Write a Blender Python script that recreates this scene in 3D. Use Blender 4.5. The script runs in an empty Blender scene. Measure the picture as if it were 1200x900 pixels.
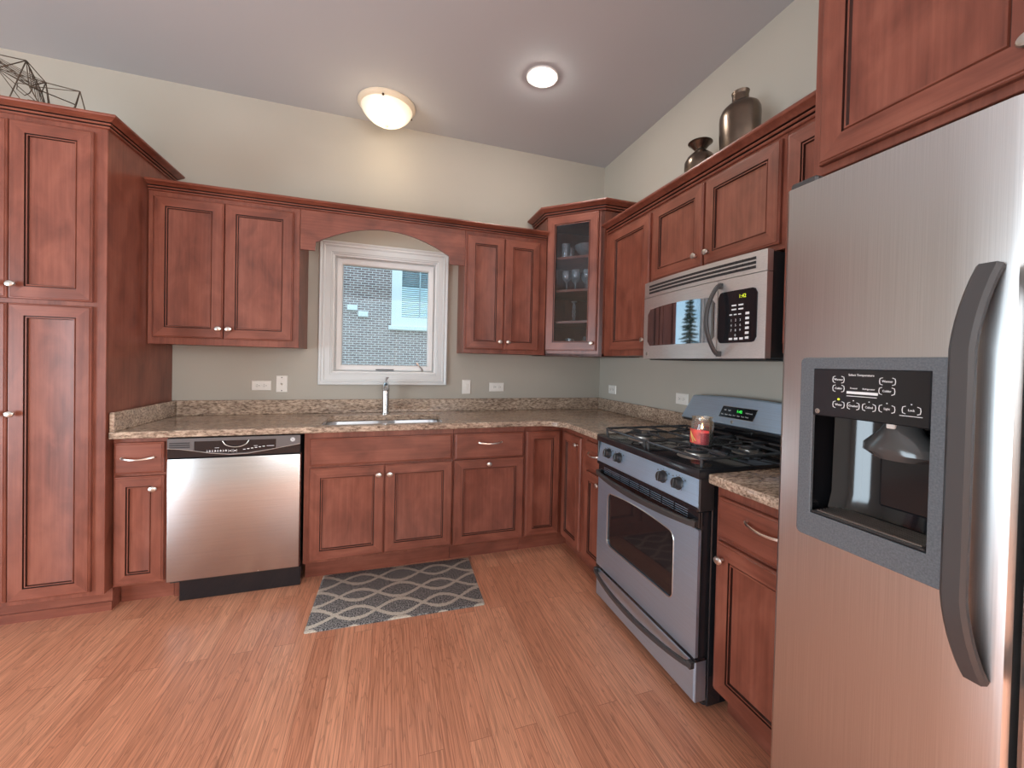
import bpy, bmesh, math, random
from mathutils import Vector, Matrix
from mathutils.geometry import tessellate_polygon

S = bpy.context.scene
COL = S.collection
PI = math.pi
random.seed(7)

# ------------------------------------------------------------------ camera
YAW, PITCH, ROLL = .3336, -.0142, .0229
F_PX = 483.2239
cam = bpy.data.cameras.new('camera')
cam_ob = bpy.data.objects.new('camera', cam)
COL.objects.link(cam_ob)
sy_, cy_ = math.sin(YAW), math.cos(YAW)
right0 = Vector((cy_, -sy_, 0)); fwd0 = Vector((sy_, cy_, 0)); zz = Vector((0, 0, 1))
fwd = fwd0 * math.cos(PITCH) + zz * math.sin(PITCH)
up0 = -fwd0 * math.sin(PITCH) + zz * math.cos(PITCH)
rgt = right0 * math.cos(ROLL) + up0 * math.sin(ROLL)
upv = -right0 * math.sin(ROLL) + up0 * math.cos(ROLL)
m = Matrix((rgt, upv, -fwd)).transposed().to_4x4()
m.translation = Vector((-1.7675, -3.2483, 1.3006))
cam_ob.matrix_world = m
cam.sensor_width = 36
cam.lens = 36 * F_PX / 1200
cam.shift_x = -(622.5 - 600) / 1200
cam.shift_y = (431.85 - 450) / 1200
cam.clip_start = .02
S.camera = cam_ob

# ------------------------------------------------------------------ view, world, daylight
S.view_settings.view_transform = 'Standard'
S.view_settings.look = 'None'
S.view_settings.gamma = 1
S.view_settings.use_curve_mapping = False
S.view_settings.exposure = 0.62
S.cycles.use_denoising = True
S.cycles.max_bounces = 8
S.cycles.transparent_max_bounces = 16
S.cycles.sample_clamp_indirect = 4

w = bpy.data.worlds.new('world'); S.world = w; w.use_nodes = True
nt = w.node_tree; nt.nodes.clear()
wo = nt.nodes.new('ShaderNodeOutputWorld'); bg = nt.nodes.new('ShaderNodeBackground')
tc = nt.nodes.new('ShaderNodeTexCoord'); sep = nt.nodes.new('ShaderNodeSeparateXYZ')
cr = nt.nodes.new('ShaderNodeValToRGB')
mp = nt.nodes.new('ShaderNodeMapping'); mp.inputs['Scale'].default_value = (2.2, 2.2, 7)
nz = nt.nodes.new('ShaderNodeTexNoise'); nz.inputs['Scale'].default_value = 1.6; nz.inputs['Detail'].default_value = 5
mx = nt.nodes.new('ShaderNodeMix'); mx.data_type = 'RGBA'
cr2 = nt.nodes.new('ShaderNodeValToRGB')
cr.color_ramp.elements[0].position = 0.0; cr.color_ramp.elements[0].color = (.62, .80, .92, 1)
cr.color_ramp.elements[1].position = .6; cr.color_ramp.elements[1].color = (.46, .62, .84, 1)
cr2.color_ramp.elements[0].position = .42; cr2.color_ramp.elements[0].color = (0, 0, 0, 1)
cr2.color_ramp.elements[1].position = .62; cr2.color_ramp.elements[1].color = (1, 1, 1, 1)
L = nt.links.new
L(tc.outputs['Generated'], sep.inputs[0]); L(sep.outputs['Z'], cr.inputs[0])
L(tc.outputs['Generated'], mp.inputs[0]); L(mp.outputs[0], nz.inputs['Vector']); L(nz.outputs[0], cr2.inputs[0])
L(cr2.outputs[0], mx.inputs[0]); L(cr.outputs[0], mx.inputs[6]); mx.inputs[7].default_value = (.85, .90, .95, 1)
L(mx.outputs[2], bg.inputs[0]); bg.inputs[1].default_value = 1.4
L(bg.outputs[0], wo.inputs[0])


def area(name, loc, look, sx, sy, power, color):
    d = bpy.data.lights.new(name, 'AREA'); d.shape = 'RECTANGLE'; d.size = sx; d.size_y = sy
    d.energy = power; d.color = color
    o = bpy.data.objects.new(name, d); COL.objects.link(o); o.location = loc
    o.rotation_euler = (Vector(look) - Vector(loc)).to_track_quat('-Z', 'Y').to_euler()
    return o


def point(name, loc, power, color, r=.05):
    d = bpy.data.lights.new(name, 'POINT'); d.energy = power; d.color = color; d.shadow_soft_size = r
    o = bpy.data.objects.new(name, d); COL.objects.link(o); o.location = loc
    return o


# daylight arriving through the patio doors of the room behind the camera and the dining side, plus added side fill
area('daylight_patio', (-6.42, -3.95, .95), (0, -3.95, .95), 3.2, 1.6, 130, (.74, .89, 1.0))
area('daylight_rear', (-1.60, -6.92, 1.90), (-1.60, 0, 1.90), 2.7, 1.6, 20, (1.0, .98, .96))
area('side_fill', (-.06, -5.10, 1.45), (-4, -5.10, 1.45), 2.9, 2.2, 205, (1.0, .98, .96))  # added fill from an unseen opening, brightens the pantry side

# ------------------------------------------------------------------ materials
MATS = {}


def lin(r, g, b):
    f = lambda c: c / 12.92 if c <= .04045 else ((c + .055) / 1.055) ** 2.4
    return (f(r / 255), f(g / 255), f(b / 255), 1)


def new_mat(name):
    mt = bpy.data.materials.new(name); mt.use_nodes = True
    t = mt.node_tree; b = t.nodes['Principled BSDF']
    MATS[name] = mt
    return mt, t, b


def plain(name, col, rough=.5, metal=0, emit=None, es=0, spec=None, coat=0, noise=0, nscale=60):
    mt, t, b = new_mat(name)
    b.inputs['Roughness'].default_value = rough; b.inputs['Metallic'].default_value = metal
    b.inputs['Base Color'].default_value = col
    if spec is not None: b.inputs['Specular IOR Level'].default_value = spec
    b.inputs['Coat Weight'].default_value = coat
    if emit: b.inputs['Emission Color'].default_value = emit; b.inputs['Emission Strength'].default_value = es
    if noise:
        tcn = t.nodes.new('ShaderNodeTexCoord'); n = t.nodes.new('ShaderNodeTexNoise')
        n.inputs['Scale'].default_value = nscale; n.inputs['Detail'].default_value = 4
        r = t.nodes.new('ShaderNodeValToRGB')
        r.color_ramp.elements[0].position = .3; r.color_ramp.elements[1].position = .7
        r.color_ramp.elements[0].color = tuple(c * (1 - noise) for c in col[:3]) + (1,)
        r.color_ramp.elements[1].color = tuple(min(1, c * (1 + noise)) for c in col[:3]) + (1,)
        t.links.new(tcn.outputs['Object'], n.inputs['Vector']); t.links.new(n.outputs[0], r.inputs[0])
        t.links.new(r.outputs[0], b.inputs['Base Color'])
    return mt


def wood(name, horiz, dark=1.0):
    mt, t, b = new_mat(name)
    N = t.nodes.new; K = t.links.new
    tcn = N('ShaderNodeTexCoord'); oi = N('ShaderNodeObjectInfo')
    vm = N('ShaderNodeVectorMath'); vm.operation = 'MULTIPLY'; vm.inputs[1].default_value = (37, 11, 23)
    va = N('ShaderNodeVectorMath'); va.operation = 'ADD'
    K(oi.outputs['Random'], vm.inputs[0]); K(tcn.outputs['Object'], va.inputs[0]); K(vm.outputs[0], va.inputs[1])
    mp = N('ShaderNodeMapping'); mp.inputs['Scale'].default_value = (2.2, 55, 70) if horiz else (70, 55, 2.2)
    K(va.outputs[0], mp.inputs[0])
    n1 = N('ShaderNodeTexNoise'); n1.inputs['Scale'].default_value = 1.0; n1.inputs['Detail'].default_value = 6; n1.inputs['Roughness'].default_value = .62
    K(mp.outputs[0], n1.inputs['Vector'])
    mp2 = N('ShaderNodeMapping'); mp2.inputs['Scale'].default_value = (5, 9, 10) if horiz else (10, 9, 5)
    K(va.outputs[0], mp2.inputs[0])
    n2 = N('ShaderNodeTexNoise'); n2.inputs['Scale'].default_value = 1.0; n2.inputs['Detail'].default_value = 4; n2.inputs['Distortion'].default_value = .6
    K(mp2.outputs[0], n2.inputs['Vector'])
    mxn = N('ShaderNodeMix'); mxn.inputs[0].default_value = .60
    K(n1.outputs[0], mxn.inputs[2]); K(n2.outputs[0], mxn.inputs[3])
    r = N('ShaderNodeValToRGB'); e = r.color_ramp.elements
    c0, c1, c2 = (0.1258, 0.0332, 0.019), (0.1964, 0.056, 0.0333), (0.2598, 0.0833, 0.0511)
    e[0].position = .34; e[0].color = tuple(c * dark for c in c0) + (1,)
    e[1].position = .66; e[1].color = tuple(c * dark for c in c2) + (1,)
    x = e.new(.5); x.color = tuple(c * dark for c in c1) + (1,)
    K(mxn.outputs[0], r.inputs[0]); K(r.outputs[0], b.inputs['Base Color'])
    b.inputs['Roughness'].default_value = .36
    b.inputs['Specular IOR Level'].default_value = .5
    return mt


def steel(name, col, rough, axis):
    mt, t, b = new_mat(name)
    N = t.nodes.new; K = t.links.new
    tcn = N('ShaderNodeTexCoord'); mp = N('ShaderNodeMapping')
    sc = [900, 900, 900]; sc['xyz'.index(axis)] = 3
    mp.inputs['Scale'].default_value = sc
    n = N('ShaderNodeTexNoise'); n.inputs['Scale'].default_value = 1; n.inputs['Detail'].default_value = 3
    K(tcn.outputs['Object'], mp.inputs[0]); K(mp.outputs[0], n.inputs['Vector'])
    r = N('ShaderNodeValToRGB')
    r.color_ramp.elements[0].position = .3; r.color_ramp.elements[1].position = .7
    r.color_ramp.elements[0].color = tuple(c * .90 for c in col) + (1,)
    r.color_ramp.elements[1].color = tuple(min(1, c * 1.06) for c in col) + (1,)
    K(n.outputs[0], r.inputs[0]); K(r.outputs[0], b.inputs['Base Color'])
    b.inputs['Metallic'].default_value = 1; b.inputs['Roughness'].default_value = rough
    return mt


def pane(name, tint, refl=1.5, haze=0):
    mt, t, b = new_mat(name)
    t.nodes.remove(b); N = t.nodes.new; K = t.links.new
    o = [n for n in t.nodes if n.type == 'OUTPUT_MATERIAL'][0]
    tr = N('ShaderNodeBsdfTransparent'); tr.inputs[0].default_value = tint + (1,)
    gl = N('ShaderNodeBsdfGlossy'); gl.inputs['Roughness'].default_value = .02
    fr = N('ShaderNodeFresnel'); fr.inputs[0].default_value = refl
    mx = N('ShaderNodeMixShader')
    K(fr.outputs[0], mx.inputs[0]); K(tr.outputs[0], mx.inputs[1]); K(gl.outputs[0], mx.inputs[2])
    last = mx
    if haze:
        df = N('ShaderNodeBsdfDiffuse'); df.inputs[0].default_value = (.8, .82, .85, 1)
        m2 = N('ShaderNodeMixShader'); m2.inputs[0].default_value = haze
        K(mx.outputs[0], m2.inputs[1]); K(df.outputs[0], m2.inputs[2]); last = m2
    K(last.outputs[0], o.inputs[0])
    return mt


WV = wood('cherry_vertical', False); WH = wood('cherry_horizontal', True)
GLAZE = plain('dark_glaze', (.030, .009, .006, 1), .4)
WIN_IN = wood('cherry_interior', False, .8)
WALL = plain('greige_wall_paint', lin(173, 166, 154), .75, noise=.02, nscale=3)
CEIL = plain('white_ceiling_paint', lin(184, 186, 189), .8)
FARW = plain('pale_wall_paint', lin(178, 171, 160), .8)
TRIM = plain('cream_trim_paint', lin(206, 208, 207), .35)
VINYL = plain('white_vinyl', lin(225, 224, 222), .4)
PLATE = plain('white_plastic_plate', lin(225, 220, 212), .35)
SLOT = plain('dark_slot', lin(40, 38, 38), .6)
STEEL_V = steel('brushed_steel_vertical', (.62, .61, .60), .30, 'z')
STEEL_H = steel('brushed_steel_across', (.55, .535, .525), .26, 'x')
STEEL_M = steel('pale_brushed_steel', (.78, .765, .745), .42, 'x')
STEEL_R = steel('sky_tinted_range_steel', (.55, .74, .93), .44, 'x')  # blue of reflected daylight put into the steel colour
STEEL_S = plain('sink_steel', (.74, .76, .79, 1), .36, .75)
NICKEL = plain('brushed_nickel', (.72, .69, .64, 1), .28, 1)
CHROME = plain('faucet_chrome', (.62, .62, .62, 1), .2, 1)
BLACKG = plain('black_gloss', (.012, .012, .014, 1), .10)
BLACKM = plain('black_satin', (.022, .021, .022, 1), .38)
ENAMEL = plain('black_enamel', (.016, .017, .02, 1), .14)
IRON = plain('cast_iron', (.060, .062, .066, 1), .27, .3)
BURN = plain('burner_aluminium', (.50, .46, .42, 1), .4, .8)
GREYP = plain('charcoal_textured_plastic', lin(92, 96, 100), .5, noise=.25, nscale=260)
GREYD = plain('dark_grey_plastic', lin(66, 64, 64), .36)
CHUTE = plain('glossy_dark_plastic', (.07, .068, .066, 1), .16)
BLACKH = plain('dark_handle', (.045, .040, .039, 1), .3)
DWGREY = plain('grey_metal_panel', (.16, .16, .165, 1), .3, .6)
WHITE_INK = plain('white_print', lin(230, 230, 230), .5)
GREEN_LED = plain('green_display', (.0, .2, .02, 1), .5, emit=(.05, 1, .1, 1), es=.9)
AMBER_LED = plain('amber_display', (.2, .2, .0, 1), .5, emit=(.75, .85, .05, 1), es=.7)
BRONZE = plain('aged_bronze', lin(112, 98, 86), .27, .9, noise=.3, nscale=9)
WIRE = plain('rusted_wire', lin(92, 78, 66), .5, .6, noise=.35, nscale=30)
OVENG = plain('oven_window_glass', (.020, .014, .014, 1), .05)
MWG = plain('microwave_window_glass', (.36, .40, .45, 1), .035, 1)
GLASS = pane('clear_glass', (.97, .985, .99), 1.5)
TINT = pane('window_pane', (.86, .95, .97), 1.42)
CABG = pane('cabinet_glass', (.86, .88, .90), 1.5)
CRYSTAL = pane('crystal_glass', (.90, .92, .94), 1.75, .12)
JARG = pane('jar_glass', (.95, .95, .95), 1.5, .05)
WAX = plain('red_wax', (.75, .012, .03, 1), .35)
LABELM = plain('candle_label', lin(214, 82, 70), .5, noise=.35, nscale=40)
LABELY = plain('candle_label_print', lin(222, 196, 110), .5)
FLAME = plain('flame', (1, .6, .2, 1), .5, emit=(1, .62, .25, 1), es=4)
DOME, _t, _b = new_mat('lit_dome_glass')
_b.inputs['Base Color'].default_value = (.85, .78, .66, 1); _b.inputs['Roughness'].default_value = .25
_n = _t.nodes.new('ShaderNodeTexCoord'); _v = _t.nodes.new('ShaderNodeVectorMath'); _v.operation = 'DISTANCE'; _v.inputs[1].default_value = (.01, -.02, -.12)
_r = _t.nodes.new('ShaderNodeValToRGB'); _e = _r.color_ramp.elements
_e[0].position = .03; _e[0].color = (1.15, .96, .72, 1); _e[1].position = .20; _e[1].color = (.14, .105, .06, 1)
_t.links.new(_n.outputs['Object'], _v.inputs[0]); _t.links.new(_v.outputs['Value'], _r.inputs[0]); _t.links.new(_r.outputs[0], _b.inputs['Emission Color'])
_b.inputs['Emission Strength'].default_value = 1.0
CREAM = plain('cream_enamel', lin(226, 212, 188), .4)
BULB = plain('lit_bulb', (1, .95, .9, 1), .4, emit=(1, .93, .84, 1), es=1.1)
CARD = plain('cream_card', lin(222, 196, 165), .6)
GRASS = plain('lawn', (.11, .13, .05, 1), .9, noise=.4, nscale=3)
NEEDLE = plain('spruce_needles', (.035, .085, .055, 1), .8, noise=.45, nscale=9)
BARK = plain('spruce_bark', (.08, .05, .035, 1), .9, noise=.4, nscale=14)
HWHITE = plain('white_house_trim', lin(235, 240, 240), .5)
ROOF = plain('roof_shingle', (.09, .085, .08, 1), .9, noise=.3, nscale=5)
BLIND = plain('window_blind', lin(150, 180, 190), .6)


def mat_floor():
    mt, t, b = new_mat('oak_strip_floor'); N = t.nodes.new; K = t.links.new
    tcn = N('ShaderNodeTexCoord')
    mp = N('ShaderNodeMapping'); mp.inputs['Rotation'].default_value = (0, 0, PI / 2)
    K(tcn.outputs['Object'], mp.inputs[0])
    br = N('ShaderNodeTexBrick'); br.inputs['Scale'].default_value = 1
    br.inputs['Brick Width'].default_value = 1.15; br.inputs['Row Height'].default_value = .0826
    br.inputs['Mortar Size'].default_value = .0011; br.offset = .37; br.offset_frequency = 2; br.inputs['Mortar Smooth'].default_value = .3
    br.inputs['Color1'].default_value = (0, 0, 0, 1); br.inputs['Color2'].default_value = (1, 1, 1, 1); br.inputs['Mortar'].default_value = (.5, .5, .5, 1)
    K(mp.outputs[0], br.inputs[0])
    # per-plank offset of the grain
    vm = N('ShaderNodeVectorMath'); vm.operation = 'MULTIPLY'; vm.inputs[1].default_value = (17, 31, 5)
    va = N('ShaderNodeVectorMath'); va.operation = 'ADD'
    K(br.outputs['Color'], vm.inputs[0]); K(mp.outputs[0], va.inputs[0]); K(vm.outputs[0], va.inputs[1])
    mg = N('ShaderNodeMapping'); mg.inputs['Scale'].default_value = (1.0, 11, 1)
    K(va.outputs[0], mg.inputs[0])
    wv = N('ShaderNodeTexNoise'); wv.inputs['Scale'].default_value = 1.5; wv.inputs['Detail'].default_value = 2; wv.inputs['Distortion'].default_value = .4
    K(mg.outputs[0], wv.inputs['Vector'])
    # cathedral rings: fold the smooth noise into bands
    ml = N('ShaderNodeMath'); ml.operation = 'MULTIPLY'; ml.inputs[1].default_value = 15
    fr = N('ShaderNodeMath'); fr.operation = 'FRACT'
    K(wv.outputs[0], ml.inputs[0]); K(ml.outputs[0], fr.inputs[0])
    mf = N('ShaderNodeMapping'); mf.inputs['Scale'].default_value = (5, 260, 1)
    K(va.outputs[0], mf.inputs[0])
    fn = N('ShaderNodeTexNoise'); fn.inputs['Scale'].default_value = 1; fn.inputs['Detail'].default_value = 3
    K(mf.outputs[0], fn.inputs['Vector'])
    r1 = N('ShaderNodeValToRGB'); e = r1.color_ramp.elements
    e[0].position = 0; e[0].color = (.62, .62, .62, 1); e[1].position = 1; e[1].color = (.92, .92, .92, 1)
    x = e.new(.28); x.color = (1, 1, 1, 1)
    K(fr.outputs[0], r1.inputs[0])
    r2 = N('ShaderNodeValToRGB'); e = r2.color_ramp.elements
    e[0].position = .32; e[0].color = (.50, .47, .45, 1); e[1].position = .62; e[1].color = (1.05, 1.05, 1.05, 1)
    K(fn.outputs[0], r2.inputs[0])
    rc = N('ShaderNodeValToRGB'); e = rc.color_ramp.elements
    e[0].position = 0; e[0].color = (.60, .250, .142, 1); e[1].position = 1; e[1].color = (.74, .345, .205, 1)
    x = e.new(.5); x.color = (.68, .295, .172, 1)
    K(br.outputs['Color'], rc.inputs[0])
    m1 = N('ShaderNodeMix'); m1.data_type = 'RGBA'; m1.blend_type = 'MULTIPLY'; m1.inputs[0].default_value = .80
    m2 = N('ShaderNodeMix'); m2.data_type = 'RGBA'; m2.blend_type = 'MULTIPLY'; m2.inputs[0].default_value = .75
    K(rc.outputs[0], m1.inputs[6]); K(r1.outputs[0], m1.inputs[7]); K(m1.outputs[2], m2.inputs[6]); K(r2.outputs[0], m2.inputs[7])
    m3 = N('ShaderNodeMix'); m3.data_type = 'RGBA'
    K(br.outputs['Fac'], m3.inputs[0]); K(m2.outputs[2], m3.inputs[6]); m3.inputs[7].default_value = (.28, .105, .06, 1)
    K(m3.outputs[2], b.inputs['Base Color'])
    b.inputs['Roughness'].default_value = .34
    return mt


def mat_granite():
    mt, t, b = new_mat('brown_granite'); N = t.nodes.new; K = t.links.new
    tcn = N('ShaderNodeTexCoord')
    mp = N('ShaderNodeMapping'); mp.inputs['Scale'].default_value = (.62, 1.3, 1.6)
    K(tcn.outputs['Object'], mp.inputs[0])
    n1 = N('ShaderNodeTexNoise'); n1.inputs['Scale'].default_value = 62; n1.inputs['Detail'].default_value = 6; n1.inputs['Roughness'].default_value = .72
    n2 = N('ShaderNodeTexNoise'); n2.inputs['Scale'].default_value = 7; n2.inputs['Detail'].default_value = 4; n2.inputs['Distortion'].default_value = 1.4
    vo = N('ShaderNodeTexVoronoi'); vo.inputs['Scale'].default_value = 120
    for n in (n1, n2, vo): K(mp.outputs[0], n.inputs['Vector'])
    r1 = N('ShaderNodeValToRGB'); e = r1.color_ramp.elements
    e[0].position = .33; e[0].color = (.085, .064, .048, 1); e[1].position = .72; e[1].color = (.70, .59, .48, 1)
    x = e.new(.43); x.color = (.26, .195, .148, 1)
    x = e.new(.53); x.color = (.46, .365, .285, 1)
    K(n1.outputs[0], r1.inputs[0])
    r2 = N('ShaderNodeValToRGB'); e = r2.color_ramp.elements
    e[0].position = .35; e[0].color = (.66, .58, .53, 1); e[1].position = .65; e[1].color = (1.15, 1.06, .98, 1)
    K(n2.outputs[0], r2.inputs[0])
    m1 = N('ShaderNodeMix'); m1.data_type = 'RGBA'; m1.blend_type = 'MULTIPLY'; m1.inputs[0].default_value = .8
    K(r1.outputs[0], m1.inputs[6]); K(r2.outputs[0], m1.inputs[7])
    r3 = N('ShaderNodeValToRGB'); e = r3.color_ramp.elements
    e[0].position = .82; e[0].color = (0, 0, 0, 1); e[1].position = .9; e[1].color = (1, 1, 1, 1)
    K(vo.outputs['Color'], r3.inputs[0])
    m2 = N('ShaderNodeMix'); m2.data_type = 'RGBA'; m2.inputs[7].default_value = (.30, .16, .13, 1)
    mm = N('ShaderNodeMath'); mm.operation = 'MULTIPLY'; mm.inputs[1].default_value = .5
    K(r3.outputs[0], mm.inputs[0]); K(mm.outputs[0], m2.inputs[0]); K(m1.outputs[2], m2.inputs[6])
    K(m2.outputs[2], b.inputs['Base Color'])
    b.inputs['Roughness'].default_value = .16
    return mt


def mat_rug():
    mt, t, b = new_mat('trellis_rug_pile'); N = t.nodes.new; K = t.links.new

    def math_(op, a, bb=None, c=None):
        n = N('ShaderNodeMath'); n.operation = op
        for i, v in enumerate((a, bb, c)):
            if v is None: continue
            if isinstance(v, (int, float)): n.inputs[i].default_value = v
            else: K(v, n.inputs[i])
        return n.outputs[0]
    tcn = N('ShaderNodeTexCoord')
    nzx = N('ShaderNodeTexNoise'); nzx.inputs['Scale'].default_value = 70; nzx.inputs['Detail'].default_value = 2
    K(tcn.outputs['Object'], nzx.inputs['Vector'])
    sp = N('ShaderNodeSeparateXYZ'); K(tcn.outputs['Object'], sp.inputs[0])
    jit = math_('MULTIPLY', math_('SUBTRACT', nzx.outputs[0], .5), .10)
    v = math_('ADD', math_('ADD', math_('DIVIDE', sp.outputs[1], .168), .5), jit)
    cs = math_('MULTIPLY', math_('COSINE', math_('MULTIPLY', sp.outputs[0], 2 * PI / .43)), .365)
    cs = math_('ADD', cs, .05)
    d1 = math_('ABSOLUTE', math_('SUBTRACT', math_('FRACT', math_('ADD', v, cs)), .5))
    d2 = math_('ABSOLUTE', math_('SUBTRACT', math_('FRACT', math_('SUBTRACT', v, cs)), .5))
    mask = math_('LESS_THAN', math_('MINIMUM', d1, d2), .082)
    n2 = N('ShaderNodeTexNoise'); n2.inputs['Scale'].default_value = 150; n2.inputs['Detail'].default_value = 3
    K(tcn.outputs['Object'], n2.inputs['Vector'])
    ra = N('ShaderNodeValToRGB'); e = ra.color_ramp.elements
    e[0].position = .40; e[0].color = (.035, .032, .033, 1); e[1].position = .62; e[1].color = (.30, .28, .265, 1)
    rb = N('ShaderNodeValToRGB'); e = rb.color_ramp.elements
    e[0].position = .3; e[0].color = (.36, .31, .25, 1); e[1].position = .7; e[1].color = (.60, .53, .44, 1)
    K(n2.outputs[0], ra.inputs[0]); K(n2.outputs[0], rb.inputs[0])
    mx = N('ShaderNodeMix'); mx.data_type = 'RGBA'
    K(mask, mx.inputs[0]); K(ra.outputs[0], mx.inputs[6]); K(rb.outputs[0], mx.inputs[7])
    K(mx.outputs[2], b.inputs['Base Color']); b.inputs['Roughness'].default_value = .95
    bp = N('ShaderNodeBump'); bp.inputs['Strength'].default_value = .5; bp.inputs['Distance'].default_value = .004
    K(n2.outputs[0], bp.inputs['Height']); K(bp.outputs[0], b.inputs['Normal'])
    return mt


def mat_brick():
    mt, t, b = new_mat('brown_brick'); N = t.nodes.new; K = t.links.new
    tcn = N('ShaderNodeTexCoord'); mp = N('ShaderNodeMapping'); mp.inputs['Rotation'].default_value = (-PI / 2, 0, 0)
    K(tcn.outputs['Object'], mp.inputs[0])
    br = N('ShaderNodeTexBrick'); br.inputs['Scale'].default_value = 1
    br.inputs['Brick Width'].default_value = .165; br.inputs['Row Height'].default_value = .056; br.inputs['Mortar Size'].default_value = .0058
    br.inputs['Color1'].default_value = (.15, .095, .095, 1); br.inputs['Color2'].default_value = (.27, .185, .175, 1); br.inputs['Mortar'].default_value = (.75, .74, .72, 1)
    K(mp.outputs[0], br.inputs[0]); K(br.outputs['Color'], b.inputs['Base Color'])
    b.inputs['Roughness'].default_value = .9
    return mt


FLOOR = mat_floor(); GRANITE = mat_granite(); RUG = mat_rug(); BRICK = mat_brick()


# ------------------------------------------------------------------ mesh builder
class B:
    def __init__(self):
        self.bm = bmesh.new()

    def _mark(self, faces, mi):
        for f in faces: f.material_index = mi

    def box(self, x0, x1, y0, y1, z0, z1, bev=0, mi=0, seg=1):
        t = bmesh.new()
        bmesh.ops.create_cube(t, size=1)
        for v in t.verts:
            v.co = Vector(((x0 + x1) / 2 + v.co.x * (x1 - x0), (y0 + y1) / 2 + v.co.y * (y1 - y0), (z0 + z1) / 2 + v.co.z * (z1 - z0)))
        if bev:
            bmesh.ops.bevel(t, geom=list(t.edges), offset=bev, segments=seg, profile=.5, affect='EDGES')
        self.add(t, mi); return self

    def add(self, t, mi=None):
        mp = {}
        for v in t.verts: mp[v] = self.bm.verts.new(v.co)
        for f in t.faces:
            try:
                g = self.bm.faces.new([mp[v] for v in f.verts])
                g.material_index = f.material_index if mi is None else mi
            except ValueError:
                pass
        t.free()

    def loft(self, rings, cap0=True, cap1=True, closed=True, mi=0, mis=None):
        vs = [[self.bm.verts.new(p) for p in r] for r in rings]
        n = len(rings[0])
        for k in range(len(vs) - 1):
            for i in range(n if closed else n - 1):
                j = (i + 1) % n
                f = self.bm.faces.new((vs[k][i], vs[k][j], vs[k + 1][j], vs[k + 1][i]))
                f.material_index = mis(k, i) if mis else mi
        if cap0: self.bm.faces.new(list(reversed(vs[0]))).material_index = mi
        if cap1:
            f = self.bm.faces.new(vs[-1]); f.material_index = mis(len(vs) - 1, 0) if mis else mi
        return self

    def lathe(self, prof, c=(0, 0, 0), axis='z', seg=32, sx=1, sy=1, cap0=True, cap1=True, mi=0):
        rings = []
        for r, h in prof:
            ring = []
            for i in range(seg):
                a = 2 * PI * i / seg
                u, v = r * math.cos(a) * sx, r * math.sin(a) * sy
                p = {'z': (u, v, h), 'y': (u, h, -v), 'x': (h, u, v)}[axis]
                ring.append(Vector(c) + Vector(p))
            rings.append(ring)
        return self.loft(rings, cap0, cap1, mi=mi)

    def cyl(self, p0, p1, r0, r1=None, seg=16, mi=0):
        r1 = r0 if r1 is None else r1
        return self.tube([p0, p1], [r0, r1], seg, mi=mi)

    def tube(self, pts, r, seg=10, closed=False, mi=0):
        pts = [Vector(p) for p in pts]; n = len(pts)
        rs = r if isinstance(r, (list, tuple)) else [r] * n
        up = None; rings = []
        for i, p in enumerate(pts):
            if closed: tg = pts[(i + 1) % n] - pts[i - 1]
            else: tg = (pts[min(i + 1, n - 1)] - pts[max(i - 1, 0)])
            tg.normalize()
            if up is None:
                up = Vector((0, 0, 1)) if abs(tg.z) < .9 else Vector((1, 0, 0))
            a = tg.cross(up)
            if a.length < 1e-5: a = tg.cross(Vector((0, 1, 0)))
            a.normalize(); up = a.cross(tg).normalized()
            rings.append([p + (a * math.cos(2 * PI * k / seg) + up * math.sin(2 * PI * k / seg)) * rs[i] for k in range(seg)])
        if closed:
            rings.append(rings[0]); return self.loft(rings, False, False, mi=mi)
        return self.loft(rings, mi=mi)

    def bar(self, pts, wdir, wid, thk, ch=.25, mi=0):
        """rectangular, chamfered bar along pts; wdir gives the wide direction"""
        pts = [Vector(p) for p in pts]; n = len(pts); W = Vector(wdir).normalized(); rings = []
        ws = wid if isinstance(wid, (list, tuple)) else [wid] * n
        ts = thk if isinstance(thk, (list, tuple)) else [thk] * n
        for i, p in enumerate(pts):
            tg = (pts[min(i + 1, n - 1)] - pts[max(i - 1, 0)]).normalized()
            Nn = tg.cross(W).normalized(); hw, ht = ws[i] / 2, ts[i] / 2; c = min(hw, ht) * ch * 2
            prof = [(hw, ht - c), (hw - c, ht), (-hw + c, ht), (-hw, ht - c), (-hw, -ht + c), (-hw + c, -ht), (hw - c, -ht), (hw, -ht + c)]
            rings.append([p + W * a + Nn * b for a, b in prof])
        return self.loft(rings, mi=mi)

    def poly(self, outer, d0, d1, plane='xz', holes=(), mi=0, mi_side=None, taper=None):
        """extrude a 2-D outline (with holes) between depths d0 and d1"""
        def P(p, d): return {'xz': (p[0], d, p[1]), 'xy': (p[0], p[1], d), 'yz': (d, p[0], p[1])}[plane]
        loops = [list(outer)] + [list(h) for h in holes]
        flat = [p for l in loops for p in l]
        tris = tessellate_polygon([[Vector((p[0], p[1], 0)) for p in l] for l in loops])
        v0 = [self.bm.verts.new(P(p, d0)) for p in flat]; v1 = [self.bm.verts.new(P(p, d1)) for p in flat]
        for t in tris:
            for vs in (v0, v1):
                try: self.bm.faces.new([vs[i] for i in t]).material_index = mi
                except ValueError: pass
        o = 0
        for l in loops:
            n = len(l)
            for i in range(n):
                j = (i + 1) % n
                try: self.bm.faces.new((v0[o + i], v0[o + j], v1[o + j], v1[o + i])).material_index = mi if mi_side is None else mi_side
                except ValueError: pass
            o += n
        return self

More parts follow.
